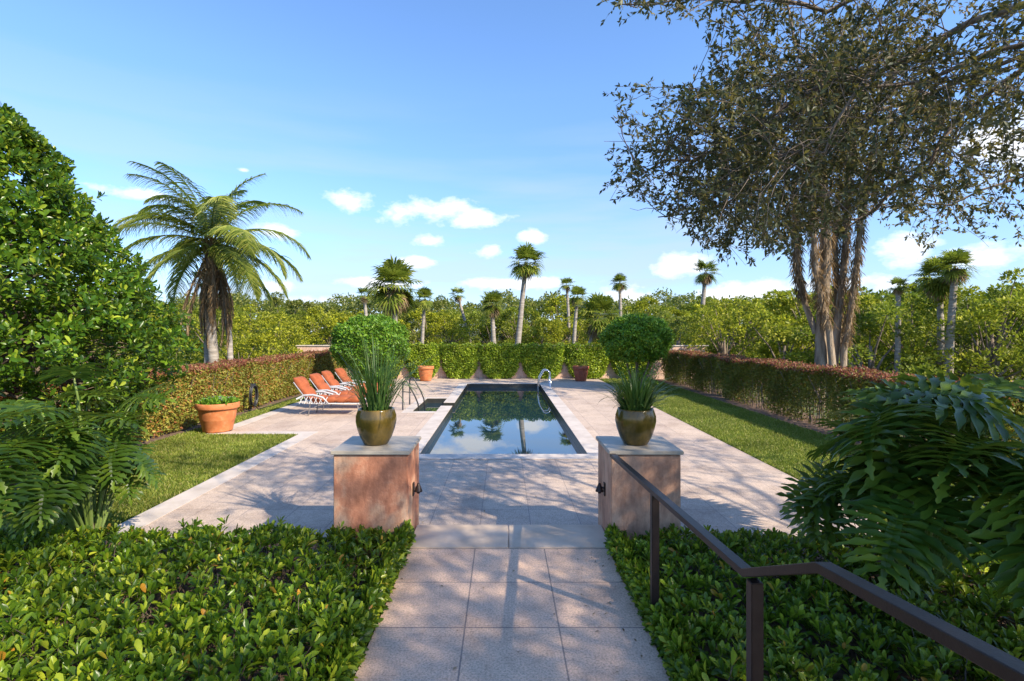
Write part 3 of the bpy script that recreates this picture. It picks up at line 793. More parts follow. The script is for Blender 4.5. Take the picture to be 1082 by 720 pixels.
# ------------------------------------------------------------------ broadleaf tree on the left
def polyline(p, d, ln, n, wander, trop, r):
    pts = [np.array(p, float)]; d = unit(d)
    for i in range(n):
        d = unit(d + r.normal(0, wander, 3) + np.array(trop)); pts.append(pts[-1] + d * ln / n)
    return np.array(pts)
def left_tree():
    r = np.random.default_rng(5)
    c = np.array([-7.0, 7.1, -.15])
    e = empty('broadleaf_tree', c, 'large glossy broadleaf tree filling the left edge', 'tree')
    zs = [.3, .7, 1.8, 2.6, 3.15, 4.0, 4.7, 5.2]; rs = [1.1, 1.5, 2.1, 1.8, 1.5, 1.05, .6, .1]
    L_ = Leaves(1); tw = Tubes(4)
    n = 14500
    z = r.uniform(.3, 5.15, n); rad = np.interp(z, zs, rs)
    a = r.uniform(0, 2 * PI, n)
    lump = 1 + .16 * np.sin(a * 5 + z * 3.1) * np.sin(z * 4.3 + a * 2) + .12 * np.sin(a * 7 - z * 7) + .05 * np.sin(a * 23 + z * 14)
    keep = r.random(n) < (rad / 3.0 + .15); z, rad, a, lump = z[keep], rad[keep], a[keep], lump[keep]; n = len(z)
    q = 1 - np.abs(r.normal(0, .13, n)) + (r.random(n) < .08) * r.uniform(.03, .11, n); rr = np.minimum(rad * lump * q, rad * 1.18 + .05)
    C = np.stack([rr * np.cos(a), rr * np.sin(a), z], 1)
    # keep what faces the view or the light; skip the low far side
    out = unit(np.stack([np.cos(a), np.sin(a), np.full(n, .35)], 1))
    ax = unit(out + r.normal(0, .5, (n, 3)) + [0, 0, .25])
    a1 = unit(np.cross(ax, [.2, .3, .93])); a2 = np.cross(ax, a1)
    low = z < 1.9
    for j in range(8):
        th = j * 2.4 + r.uniform(0, .6, n)
        radv = a1 * np.cos(th)[:, None] + a2 * np.sin(th)[:, None]
        tilt = .3 + .95 * (1 - j / 8) + r.normal(0, .15, n)
        D = ax * np.cos(tilt)[:, None] + radv * np.sin(tilt)[:, None]
        U = unit(ax * np.sin(tilt)[:, None] - radv * np.cos(tilt)[:, None] + r.normal(0, .3, (n, 3)))
        k = r.random(n) < np.where(low, .55, .9)
        Ln = r.uniform(.065, .125, n)
        L_.add((C - ax * .07 * (1 - j / 8))[k], D[k], U[k], Ln[k], (Ln * .42)[k])
    link('crown', L_.mesh(), m_treeleaf, e)
    tk = Tubes(8)
    tk.add(polyline((0, 0, 0), (.05, 0, 1), 4.0, 8, .08, (0, 0, .1), r), np.linspace(.17, .03, 9))
    tk.add(polyline((.15, -.1, 0), (.3, -.1, 1), 2.8, 8, .08, (0, 0, .05), r), np.linspace(.12, .02, 9))
    link('trunk', tk.mesh(), m_bark, e)
    for i in range(150):
        z0 = r.uniform(.4, 3.6); aa = r.uniform(0, 2 * PI) if i % 3 else r.uniform(-1.8, .6)
        ln = np.interp(z0 + .4, zs, rs) * .93
        p = polyline((0, 0, z0), (math.cos(aa), math.sin(aa), 0.1), ln * .9, 7, .12, (0, 0, .02), r)
        tw.add(p, np.linspace(.032, .006, 8), cap=False)
        for k in (3, 4, 5):
            tw.add(polyline(p[k], unit(p[k + 1] - p[k]) + r.normal(0, .6, 3), ln * .3, 4, .2, (0, 0, .02), r), np.linspace(.012, .003, 5), cap=False)
    link('branch', tw.mesh(), m_twig, e)
left_tree()

# ------------------------------------------------------------------ philodendrons
def phil_leaf(r, size):
    """deeply lobed drooping blade along +X, petiole joins at the origin"""
    V = []; Fq = []; c = 0
    nl = 11; Lr = size
    def mid(t): return np.array([t * Lr, 0, -.42 * Lr * t ** 2.0])
    def strip(p0, d, ln, w, droop, k=13, ph=0.):
        nonlocal c
        p = np.array(p0, float); d = unit(d)
        for i in range(k + 1):
            f = i / k
            ww = w * (.55 + .75 * f ** .6) * (1 - f ** 3.2) * (1 + .42 * math.sin(f * 15 + ph)) + .001
            sd = unit(np.cross(d, [0, 0, 1])); up = np.cross(sd, d)
            V.extend([p - sd * ww + up * ww * .35, p.copy(), p + sd * ww + up * ww * .35])
            d = unit(d + np.array([0, 0, -droop / k])); p = p + d * ln / k
        for i in range(k):
            b_ = c + 3 * i
            Fq.extend([[b_, b_ + 1, b_ + 4, b_ + 3], [b_ + 1, b_ + 2, b_ + 5, b_ + 4]])
        c += 3 * (k + 1)
    for s in (-1, 1):
        for i in range(nl):
            t = -.02 + i / nl * .93
            ang = R(128 - 92 * (i / nl)) * s + r.normal(0, .04)
            ln = Lr * (.34 + .34 * math.sin(PI * min(1, (i + 1.6) / (nl + 1.2)))) * r.uniform(.92, 1.08)
            dz = mid(max(t, 0) + .05)[2] - mid(max(t, 0))[2]
            strip(mid(max(t, 0)), [math.cos(ang), math.sin(ang), .28 + r.normal(0, .06)], ln, Lr * .052, r.uniform(.7, 1.15), ph=r.uniform(0, 6))
    strip(mid(.93), [1, 0, -.7], Lr * .25, Lr * .045, .5)
    # webbing along the midrib
    for s in (-1, 1):
        k = 10
        for i in range(k + 1):
            t = i / k * .97; w = Lr * .075 * math.sin(PI * (.12 + .8 * i / k))
            m_ = mid(t); V.extend([m_, m_ + [0, s * w, w * .32]])
        for i in range(k): Fq.append([c + 2 * i, c + 2 * i + 1, c + 2 * i + 3, c + 2 * i + 2])
        c += 2 * (k + 1)
    return npmesh('blade', V, [np.array(Fq)], True)
pr = np.random.default_rng(77)
phil_meshes = [phil_leaf(pr, 1.0) for _ in range(4)]
for m_ in phil_meshes: m_.materials.append(m_phil)
from mathutils import Matrix
def philodendron(base, targets, label, scl=1.15):
    """targets: (x, y, z of blade base, heading degrees, pitch, size)"""
    e = empty('philodendron', base, label, 'plant')
    bx = Vector(base)
    tt = Tubes(6)
    targets = list(targets)
    for (p, az, pitch, size, roll) in list(targets):
        for _q in range(2 if pr.random() < .55 else 1):
            targets.append((np.array(p) + pr.normal(0, .13, 3) + [0, .12, -.05], az + pr.normal(0, 35), pitch + pr.normal(0, 15), size * pr.uniform(.75, 1.05), roll + pr.normal(0, 12)))
    for i, (p, az, pitch, size, roll) in enumerate(targets):
        rel = np.array(p) - np.array(base)
        lf = link('leaf', phil_meshes[i % 4], None, e)
        lf.location = rel; lf.rotation_euler = (R(roll), R(-pitch), R(az)); lf.scale = (size * scl, size * scl * pr.uniform(.9, 1.1), size * scl)
        mid = rel * .5 + np.array([0, 0, .12 * np.linalg.norm(rel)])
        tube = Tubes(6); tube.add([(0, 0, 0), mid * .55 + [0, 0, .02], mid, rel * .8 + [0, 0, .09 * np.linalg.norm(rel)], rel], [.016, .013, .011, .009, .008])
        link('petiole', tube.mesh(), m_stem, e)
    tube = Tubes(8); tube.add([(0, 0, -.05), (.03, 0, .12), (-.02, .02, .3)], [.09, .08, .05]); link('trunk', tube.mesh(), m_bark, e)
tg = []
# right-hand plant: blades by where their base sits
for px, py, d, az, pit, sz, ro in [
    (965, 485, 3.3, 250, -5, .55, 10), (1020, 470, 3.2, 225, 5, .55, -15), (945, 478, 3.6, 200, 5, .55, 20), (915, 505, 3.9, 190, -10, .50, -10),
    (1025, 440, 3.7, 180, 20, .6, 15), (1050, 440, 3.3, 160, 25, .6, -10), (1000, 445, 4.2, 170, 10, .6, 0), (1070, 500, 2.9, 235, 0, .55, 10),
    (935, 505, 3.4, 240, -20, .45, 5), (990, 520, 3.0, 215, -15, .5, -10), (1075, 555, 2.7, 250, -10, .45, 15), (1040, 560, 3.0, 275, -20, .45, 0),
    (975, 450, 4.6, 150, 10, .55, 10), (1010, 425, 4.2, 120, 10, .6, 0), (1065, 420, 3.9, 60, 12, .6, 10), (1080, 450, 3.8, 30, 10, .6, 0),
    (890, 520, 4.1, 215, -20, .45, 12), (1000, 430, 4.6, 100, 20, .55, 5), (985, 475, 3.8, 205, 0, .6, 5), (1035, 500, 3.4, 260, 0, .55, -20), (1060, 470, 3.0, 200, 10, .55, 5)]:
    tg.append((at(px, py, d), az, pit, sz, ro))
philodendron((3.15, 3.9, -.1), tg, 'large split leaf philodendron at the right edge behind the low hedge', 1.0)
tg = []
for px, py, d, az, pit, sz, ro in [
    (25, 465, 4.0, 280, 0, .62, 0), (10, 500, 3.7, 300, -15, .5, 10), (60, 440, 4.3, 320, 10, .6, 10), (85, 455, 4.3, 290, -10, .55, -10), (105, 440, 4.7, 350, 10, .6, 0),
    (120, 470, 4.6, 300, -30, .5, 10), (115, 475, 4.9, 320, -30, .5, 0), (30, 430, 4.8, 230, 15, .6, 5), (70, 480, 4.2, 260, -20, .5, -5),
    (100, 490, 4.8, 280, -30, .45, 10), (10, 440, 4.2, 200, 15, .6, 0), (50, 505, 4.0, 300, -35, .45, 0), (135, 490, 4.9, 305, -40, .45, 10), (70, 420, 5.0, 20, 20, .55, 0), (20, 520, 4.1, 330, -20, .45, 5)]:
    tg.append((at(px, py, d), az, pit, sz, ro))
philodendron((-3.75, 4.75, -.1), tg, 'split leaf philodendron under the broadleaf tree at left', .72)

# ------------------------------------------------------------------ trees with real branching
def grow(base, limbs, leafmat_, barkmat, label, seed, twigs, leaf, spread, droop, trunk=None, sublen=1.2, keepz=None, nleaf=14, cat='tree', group=None, name='shade_tree', cut=None, thin=1.0, mt=.025):
    r = np.random.default_rng(seed)
    e = empty(name, base, label, cat, group); b0 = np.array(base)
    tk = Tubes(9)
    if trunk is not None:
        for pts, rad in trunk: tk.add(np.array(pts) - b0, rad)
        link('trunk', tk.mesh(), barkmat, e)
    tb = Tubes(5); L_ = Leaves(0); PP = []; DD = []
    for pts, r0, wgt in limbs:
        pts = np.array(pts, float); 
        # resample with a slight wander
        t = np.linspace(0, 1, 14); s = np.linspace(0, 1, len(pts))
        q = np.stack([np.interp(t, s, pts[:, k]) for k in range(3)], 1); q[1:] += r.normal(0, .05, (13, 3))
        tb.add(q - b0, np.linspace(r0, r0 * .2, 14) * thin, cap=False)
        for _ in range(int(twigs * wgt)):
            f = r.beta(1.6, 1.0) * 12.9; i = int(f); p = q[i] + (q[i + 1] - q[i]) * (f - i)
            d = unit(unit(q[i + 1] - q[i]) * .6 + r.normal(0, spread, 3))
            sub = polyline(p, d, sublen * r.uniform(.5, 1.2), 5, .16, (0, 0, droop), r)
            if cut is not None and any(cut(z_) for z_ in sub): continue
            tb.add(sub - b0, np.linspace(r0 * .17, r0 * .05, 6) * thin, cap=False)
            for k in range(5):
                tw = polyline(sub[r.integers(1, 6)], unit(sub[-1] - sub[0]) + r.normal(0, .6, 3), sublen * r.uniform(.2, .42), 4, .2, (0, 0, droop), r)
                if cut is not None and any(cut(z_) for z_ in tw): continue
                tb.add(tw - b0, np.linspace(r0 * .05, r0 * .02, 5) * thin, cap=False)
                m = nleaf; ff = r.uniform(.1, 1, m) * 3.99; ii = ff.astype(int); P = tw[ii] + (tw[ii + 1] - tw[ii]) * (ff - ii)[:, None]
                PP.append(P); DD.append(unit(unit(tw[-1] - tw[0]) * .7 + r.normal(0, .6, (m, 3))))
    P = np.concatenate(PP) - b0; D = np.concatenate(DD); n = len(P)
    ln = r.uniform(.75, 1.25, n) * leaf
    L_.add(P, D, unit(r.normal(size=(n, 3)) + [0, 0, .8]), ln, ln * .40)
    link('crown', L_.mesh(), leafmat_, e)
    link('branch', tb.mesh(), barkmat if trunk is None else m_bark, e)
    return e
def A(*q): return [at(*x) for x in q]
# crown must stay out of the open sky left of and below the photographed outline
def outline_cut(p):
    if p[1] < .8: return False
    px = 532 + p[0] / p[1] * F; py = 350 - (p[2] - EYE) / p[1] * F
    if px < 632 : return py > -60
    lim = np.interp(px, [632, 650, 700, 740, 800, 860, 920, 980, 1040, 1100], [205, 215, 240, 275, 285, 262, 238, 235, 262, 275])
    top_gap = px < 745 and 28 < py < 95 - (px - 640) * .3
    return py > lim or top_gap
T0 = (6.6, .6, -.15)
limbs = [
    ([(6.3, .8, 3.0), (5.2, 2.2, 4.4)] + A((960, 60, 4.5), (900, 75, 4.5), (810, 120, 4.6), (740, 165, 4.7), (680, 180, 4.8)), .075, 2.0),
    ([(6.4, 1.0, 2.8), (6.0, 3.2, 4.6)] + A((1082, 60, 5), (1000, 145, 5), (940, 215, 5), (880, 250, 5.1)), .075, 1.0),
    ([(6.3, .8, 3.0), (4.6, 2.0, 5.2)] + A((900, 0, 4.4), (820, 10, 4.4), (740, -10, 4.5), (660, 0, 4.6)), .06, .9),
    ([(6.5, 1.0, 2.6), (6.6, 3.6, 3.6)] + A((1090, 180, 5.8), (1040, 200, 5.8), (960, 215, 6), (900, 235, 6)), .05, .55),
    ([(6.3, .9, 3.0), (5.4, 2.6, 4.2)] + A((1000, 90, 5.2), (880, 150, 5.3), (780, 210, 5.4), (700, 222, 5.5)), .06, 1.7),
    ([(6.3, .9, 3.0), (5.4, 2.6, 4.0)] + A((1010, 60, 3.9), (930, 90, 3.9), (850, 160, 4.0), (770, 200, 4.1)), .05, 1.2),
    ([(6.4, .6, 3.4), (5.6, 1.0, 5.4), (4.2, 1.6, 6.6), (2.4, 2.4, 7.2)], .05, .8),
    ([(6.4, .6, 3.4), (5.8, -.4, 5.6), (4.6, -1.2, 6.8), (3.0, -1.6, 7.4)], .05, 1.1),
    ([(6.5, .6, 3.2), (6.9, -.9, 5.0), (6.6, -2.2, 6.3), (5.6, -3.2, 7.0)], .05, 1.3),  # this limb and the next are out of view, added to shade the path
    ([(6.5, .5, 3.2), (7.4, -.6, 5.2), (7.8, -1.8, 6.6), (7.2, -3.0, 7.6)], .05, 1.1),
    ([(6.5, .6, 3.2), (5.6, -1.4, 4.6), (4.6, -2.6, 5.4), (3.4, -3.2, 5.8)], .05, .6),
    ([(6.5, .6, 3.2), (6.3, -.6, 4.4), (6.0, -1.6, 5.4), (5.8, -2.4, 6.0)], .04, 1.6),  # three more unseen limbs, added to keep sun off the path and handrail
    ([(6.5, .6, 3.4), (7.0, .2, 5.2), (6.9, -.6, 6.6), (6.3, -1.4, 7.4)], .04, 1.6),
    ([(6.5, .6, 3.0), (6.9, -.6, 3.8), (7.4, -1.6, 4.6), (7.6, -2.6, 5.6)], .04, 1.3),
    ([(6.6, .6, 3.4), (7.6, -.2, 5.4), (8.4, -1.2, 6.6), (8.8, -2.0, 7.2)], .05, .9),
    ([(6.6, .6, 3.2), (8.2, 2.0, 4.6), (9.4, 3.2, 5.6), (10.2, 4.4, 6.4)], .09, .5),
    ([(6.4, .6, 3.4), (6.6, 1.0, 6.0), (6.6, 1.2, 8.2)], .08, .7)]
grow(T0, limbs, m_oak, m_bark, 'dark leaved tree whose branches overhang the top right corner', 41, 80, .054, .6, -.07, thin=.5,
     trunk=[([T0, (6.5, .7, 1.5), (6.4, .7, 3.4)], [.3, .24, .2]), ([(6.5, .7, 2.4), (6.3, .9, 3.1)], [.16, .1])], sublen=1.3, cut=outline_cut, name='shade_tree', nleaf=21)

# multi-trunk tree beyond the right hedge
D2 = 14.5
B2 = at(868, 0, D2); B2[2] = -.19
def tr(*q, d=D2): return [tuple(at(px, py, d + dd)) for px, py, dd in q]
trunks = [(tr((867, 430, 0), (868, 350, 0), (872, 280, 0), (872, 220, 0), (866, 150, 0), (860, 60, 0)), [.19, .155, .145, .12, .10, .07]),
          (tr((878, 430, .3), (885, 340, .3), (893, 270, .4), (896, 200, .4), (905, 120, .5)), [.11, .10, .09, .08, .06]),
          (tr((890, 430, .1), (892, 370, .1), (903, 300, 0), (910, 230, 0), (925, 150, 0)), [.08, .08, .075, .07, .05]),
          (tr((884, 430, -.2), (876, 350, -.3), (862, 290, -.3), (858, 220, -.2), (850, 160, 0)), [.10, .085, .08, .07, .05]),
          (tr((896, 430, .5), (886, 340, .5), (882, 260, .5), (888, 190, .5)), [.08, .07, .065, .05]),
          (tr((862, 352, .1), (850, 320, .1), (842, 285, 0), (842, 250, 0), (838, 190, 0)), [.09, .08, .08, .07, .05])]
lim2 = [(tr((866, 150, 0), (830, 110, -.8), (790, 120, -1.5), (765, 190, -2)), .12, 1.2), (tr((866, 150, 0), (850, 60, .5), (820, -20, 1), (800, -60, 1)), .12, 1.0),
        (tr((900, 150, 0), (940, 90, -.5), (980, 100, -1), (1010, 170, -1)), .12, 1.2), (tr((905, 120, 0), (930, 20, 0), (960, -40, 0)), .12, 1.0),
        (tr((910, 230, 0), (950, 190, 0), (985, 200, 0), (1000, 240, 0)), .08, .8), (tr((868, 200, 0), (880, 120, -1.5), (890, 60, -2), (890, 130, -2.6)), .1, 1.1),
        (tr((842, 230, 0), (815, 200, 0), (795, 220, 0), (790, 250, 0)), .07, .6), (tr((896, 200, 0), (900, 100, 1.5), (920, 0, 2)), .1, .9)]
tre = grow(tuple(B2), lim2, m_oakfar, m_vine, 'tall shaggy multi trunk tree behind the right hedge', 42, 30, .13, .6, -.17, thin=.5, trunk=trunks, sublen=1.9, nleaf=20, name='shaggy_tree',
     cut=lambda p: (350 - (p[2] - EYE) / p[1] * F) > np.interp(532 + p[0] / p[1] * F, [740, 790, 850, 900, 960, 1030], [215, 262, 275, 262, 285, 235]))
# shreds of dead vine hanging on the trunks
L_ = Leaves(0); r = np.random.default_rng(9)
for pts, rad in trunks:
    pts = np.array(pts) - B2; n = 1100
    f = r.uniform(.28, 1, n) * (len(pts) - 1.001); i = f.astype(int); c = pts[i] + (pts[i + 1] - pts[i]) * (f - i)[:, None]
    rr = np.interp(f, range(len(rad)), rad); a = r.uniform(0, 2 * PI, n); o_ = np.stack([np.cos(a), np.sin(a), 0 * a], 1)
    L_.add(c + o_ * rr[:, None] * r.uniform(.9, 1.25, n)[:, None], unit(o_ * .35 + [0, 0, -1] + r.normal(0, .25, (n, 3))), o_, r.uniform(.12, .36, n), r.uniform(.012, .03, n))
link('dead_vine', L_.mesh(), m_dead, tre)

# ------------------------------------------------------------------ palms
def fan_crown(seed, nf=34, dead=12, up=.35, R_=1.0):
    r = np.random.default_rng(seed); out = []
    for kind, cnt in ((0, nf), (1, dead)):
        V = []; Fq = []; c = 0
        for i in range(cnt):
            az = r.uniform(0, 2 * PI)
            el = R(r.uniform(-58, 80)) if kind == 0 else R(r.uniform(-80, -45))
            d = np.array([math.cos(az) * math.cos(el), math.sin(az) * math.cos(el), math.sin(el)])
            pl = R_ * (.45 if kind == 0 else .35) * r.uniform(.8, 1.2); side = unit(np.cross(d, [0, 0, 1.001])); upv = np.cross(side, d)
            p0 = d * pl * .1; hub = d * pl + np.array([0, 0, -.05 * R_])
            V += [p0 - side * .015, p0 + side * .015, hub + side * .015, hub - side * .015]; Fq.append([c, c + 1, c + 2, c + 3]); c += 4
            ns = 18
            for s in range(ns):
                a = R(-115 + 230 * s / (ns - 1)) + r.normal(0, .03)
                dd = unit(d * math.cos(a) + side * math.sin(a) + upv * (-.12 + .25 * abs(math.sin(a))))
                ln = R_ * .62 * (.55 + .45 * math.cos(a / 2)) * r.uniform(.85, 1.1) * (.8 if kind else 1)
                w = R_ * .028; sd = unit(np.cross(dd, upv))
                m_ = hub + dd * ln * .6 + [0, 0, -.04 * ln]; tip = hub + dd * ln * .95 + np.array([0, 0, -(.30 if kind == 0 else .6) * ln * r.uniform(.5, 1.2)])
                V += [hub - sd * w * .3, hub + sd * w * .3, m_ + sd * w, m_ - sd * w, tip]
                Fq += [[c, c + 1, c + 2, c + 3], [c + 3, c + 2, c + 4, c + 4]]; c += 5
        if cnt:
            q = np.array([f for f in Fq if f[2] != f[3]]); t3 = np.array([f[:3] for f in Fq if f[2] == f[3]])
            out.append(npmesh('crown', V, [q, t3]))
        else: out.append(None)
    return out
crown_var = [fan_crown(100 + i, nf, dd) for i, (nf, dd) in enumerate([(38, 10), (30, 16), (20, 6), (46, 26)])]
for a_, b_ in crown_var: a_.materials.append(m_palm); b_.materials.append(m_dead)
def cabbage_palm(crown, base, D, wpx, var, label, tw=.15, group='fan palms standing beyond the far wall and right hedge'):
    top = at(crown[0], crown[1], D); bs = at(base[0], base[1], D); g = -.19
    k = (top[2] - g) / (top[2] - bs[2]); bs = top + (bs - top) * k; bs[2] = g
    e = empty('fan_palm', bs, label, 'palm tree', group)
    tk = Tubes(8); t = np.linspace(0, 1, 9); rel = top - bs
    pts = np.stack([t * rel[0] + .06 * np.sin(t * 3 + D), t * 0 + t * rel[1], t * rel[2]], 1)
    pts[:, 0] -= .06 * math.sin(D) * (1 - t) ; tw = tw * .76; tk.add(pts, tw * (1.15 - .42 * t + .04 * np.sin(t * 25)))
    link('trunk', tk.mesh(), m_palmbark, e)
    s = wpx / 2 * D / F / .95
    cr, dd = crown_var[var]
    o1 = link('crown', cr, None, e, tuple(pts[-1] + [0, 0, .12])); o1.scale = (s, s, s); o1.rotation_euler = (0, 0, random.uniform(0, 6))
    o2 = link('dead_frond_skirt', dd, None, e, tuple(pts[-1] + [0, 0, .12])); o2.scale = (s * .9,) * 3; o2.rotation_euler = (0, 0, random.uniform(0, 6))
palms = [((385, 313), (388, 365), 38, 22, 2, 'small dark fan palm partly behind the bushy one, leftmost of those beyond the wall', .20),
    ((415, 303), (418, 365), 30, 66, 3, 'big bushy fan palm with dead fronds hanging below its crown, behind the left ball shrub', .20),
    ((450, 317), (446, 365), 33, 28, 1, 'fan palm with thin pale trunk, just right of the big bushy one', .15),
    ((483, 313), (497, 365), 37, 21, 2, 'thin sparse fan palm leaning left', .15),
    ((521, 322), (522, 365), 33, 34, 1, 'short fan palm with a flat crown and brown skirt above the middle of the wall', .20),
    ((557, 278), (547, 365), 33, 44, 0, 'tallest fan palm beyond the wall, on a slightly leaning trunk', .23),
    ((599, 302), (601, 365), 38, 20, 2, 'slim fan palm left in the tight pair beyond the wall', .16),
    ((611, 314), (607, 365), 34, 26, 1, 'slim fan palm right in the tight pair, with white dead fronds', .17),
    ((632, 335), (620, 370), 30, 56, 3, 'low bushy fan palm beside the right ball shrub', .16),
    ((655, 300), (655, 365), 38, 22, 0, 'single fan palm just above the right ball shrub', .18),
    ((745, 289), (740, 365), 29, 32, 1, 'fan palm with a gently curved trunk above the right end of the wall', .19),
    ((947, 306), (948, 400), 17.5, 24, 2, 'thin fan palm with small crown right of the shaggy tree', .12),
    ((1008, 284), (1003, 400), 16.5, 44, 1, 'fan palm with the straighter trunk in the pair at far right', .15),
    ((990, 296), (995, 400), 17.5, 52, 3, 'shaggy fan palm leaning against the straight one at far right', .14)]
for c_, b_, D_, w_, v_, l_, tw_ in palms: cabbage_palm(c_, b_, D_, w_, v_, l_, tw_)

def frond(r, Ln, el, droop, dead=False):
    V = []; Fq = []; c = 0; k = 46
    p = np.zeros(3); th = el; spine = []
    for i in range(k + 1):
        spine.append(p.copy()); f = i / k
        d = np.array([math.cos(th), 0, math.sin(th)]); p = p + d * Ln / k; th -= droop / k * (.5 + f)
    spine = np.array(spine); T = unit(np.gradient(spine, axis=0))
    for i in range(5, k + 1):
        f = i / k; ll = Ln * .26 * math.sin(PI * min(1, .16 + .80 * f)) ** .7 * (.6 if dead else 1)
        for s in (-1, 1):
            for rep in range(2):
                d = unit(T[i] * (.45 + .3 * f) + np.array([0, s * 1.0, 0]) + np.array([0, 0, .25]) + r.normal(0, .14, 3))
                if dead: d = unit(d * [1, .35, 1] + [0, 0, -.3])
                w = .021; pts = [spine[i] + T[i] * rep * Ln / k / 2]
                for q in range(3): 
                    d = unit(d + np.array([0, 0, -.42])); pts.append(pts[-1] + d * ll / 3)
                sd = unit(np.cross(d, T[i]))* w
                for q, pp in enumerate(pts): V += [pp - sd * (1 - q * .28), pp + sd * (1 - q * .28)]
                for q in range(3): Fq.append([c + 2 * q, c + 2 * q + 1, c + 2 * q + 3, c + 2 * q + 2])
                c += 8
    # rachis
    for i in range(k + 1):
        w = .022 * (1 - i / k) + .004; V += [spine[i] + [0, -w, 0], spine[i] + [0, w, 0.01]]
    for i in range(k): Fq.append([c + 2 * i, c + 2 * i + 1, c + 2 * i + 3, c + 2 * i + 2])
    return npmesh('frond', V, [np.array(Fq)])
def queen_palm():
    D = 17; top = at(224, 256, D); bs = at(230, 387, D); bs[2] = -.19; bs[0] = top[0] + .18
    e = empty('feather_palm', bs, 'tall feather palm with arching fronds behind the left hedge', 'palm tree')
    r = np.random.default_rng(3)
    rel = top - bs; t = np.linspace(0, 1, 10)
    tk = Tubes(10); tk.add(np.stack([rel[0] * t - .12 * np.sin(t * PI), rel[1] * t, rel[2] * t], 1), np.interp(t, [0, .6, .85, 1], [.18, .13, .2, .1]))
    for ox, tx, th in ((.42, .05, .78), (-.45, -.12, .7)): tk.add([(rel[0] * 0 + ox, .1, 0), (ox * .8, .1, rel[2] * th * .5), (rel[0] + tx, .05, rel[2] * (th + .2))], [.10, .085, .06])
    link('trunk', tk.mesh(), m_palmbark, e)
    L_ = Leaves(0); n = 900; f = r.uniform(.55, 1, n); a = r.uniform(0, 6.28, n)
    o_ = np.stack([np.cos(a), np.sin(a), a * 0], 1)
    L_.add(np.stack([rel[0] * f, rel[1] * f, rel[2] * f], 1) + o_ * .17, unit(o_ * .5 + [0, 0, .9] + r.normal(0, .3, (n, 3))), o_, r.uniform(.15, .4, n), .05)
    link('boot_fibre', L_.mesh(), m_dead, e)
    # az measured from +X; the crown as seen: long fronds left, right, two upright plumes
    fr = [(175, 42, 1.9, 3.1), (160, 60, 2.1, 2.9), (185, 18, 1.7, 2.9), (195, -8, 1.3, 2.8), (140, 20, 1.6, 2.8), (215, 30, 2.0, 2.8), (222, -12, 1.2, 2.5), (120, 72, 1.6, 2.6),
          (60, 80, 1.3, 2.4), (80, 70, 1.6, 2.6), (165, 84, 1.3, 2.7), (15, 82, 1.4, 2.5), (200, 76, 1.5, 2.8), (20, 62, 2.0, 2.8), (5, 30, 2.0, 2.9), (-15, 10, 1.7, 2.9), (-5, -12, 1.2, 2.7), (-40, 25, 2.0, 2.8), (-35, -14, 1.2, 2.6), (40, 10, 1.6, 2.7),
          (232, 68, 1.7, 2.6), (310, 50, 1.5, 2.4), (90, 25, 1.8, 2.6), (100, 0, 1.5, 2.6), (200, 48, 2.3, 2.7), (150, -15, 1.2, 2.7), (250, -15, 1.1, 2.4), (330, -25, 1, 2.4), (170, 75, 2.3, 2.6), (10, -30, .9, 2.4)]
    for az, el, dr, ln in fr:
        o_ = link('frond', frond(r, ln * 1.18, R(el), dr * .82), m_queen, e, tuple(rel)); o_.rotation_euler = (r.normal(0, .15), 0, R(az))
    for az, el in ((185, -58), (170, -72), (350, -60), (0, -74), (260, -76), (30, -68), (300, -66), (355, -70), (190, -66), (240, -80), (345, -82), (200, -84)):
        o_ = link('dead_frond', frond(r, r.uniform(2.2, 3.2), R(el), .45, True), m_dead, e, tuple(rel - [0, 0, .25])); o_.rotation_euler = (0, 0, R(az))
queen_palm()
cabbage_palm((213, 300), (217, 388), 18.5, 30, 2, 'small palm with thin trunk standing behind the feather palm', .10)

# ------------------------------------------------------------------ thicket trees beyond
def thicket_mesh(seed, H, Rr, ncl, nl, lf):
    r = np.random.default_rng(seed); L_ = Leaves(0); tb = Tubes(5); cs = []
    for i in range(ncl):
        zf = r.beta(1.5, 1.1); q = Rr * math.sqrt(max(.05, 1 - (zf * 1.0 - .35) ** 2 * 1.4)) * math.sqrt(r.uniform(.15, 1)); a = r.uniform(0, 2 * PI)
        c = np.array([q * math.cos(a), q * math.sin(a), .35 + zf * (H - .35)]); s = r.uniform(.28, .62) * (1.15 - .5 * zf)
        if r.random() < .15: c[2] += .3
        cs.append(c)
        d = unit(r.normal(size=(nl, 3)) + [0, 0, .35]); P = c + d * (s * (1 - np.abs(r.normal(0, .22, nl)))[:, None]) * [1, 1, .72]
        ln = r.uniform(.7, 1.3, nl) * lf
        L_.add(P, unit(d + r.normal(0, .6, (nl, 3))), unit(d * .7 + r.normal(0, .5, (nl, 3))), ln, ln * .48)
    tk = Tubes(6)
    tk.add([(0, 0, 0), (.05, .03, H * .3), (.0, .05, H * .62)], [.1, .08, .04])
    for c in cs[::2]: tb.add([(0, 0, H * .15), c * [.4, .4, .6], c], [.05, .03, .01], cap=False)
    return L_.mesh(), tk.mesh(), tb.mesh()
tm = [thicket_mesh(200 + i, h, rr, 34, 150, lf) for i, (h, rr, lf) in enumerate([(4.0, 2.1, .17), (4.6, 2.3, .18), (3.4, 2.2, .16), (4.3, 1.8, .17), (2.6, 1.9, .12), (3.0, 1.7, .12)])]
r = np.random.default_rng(15)
variants = {}
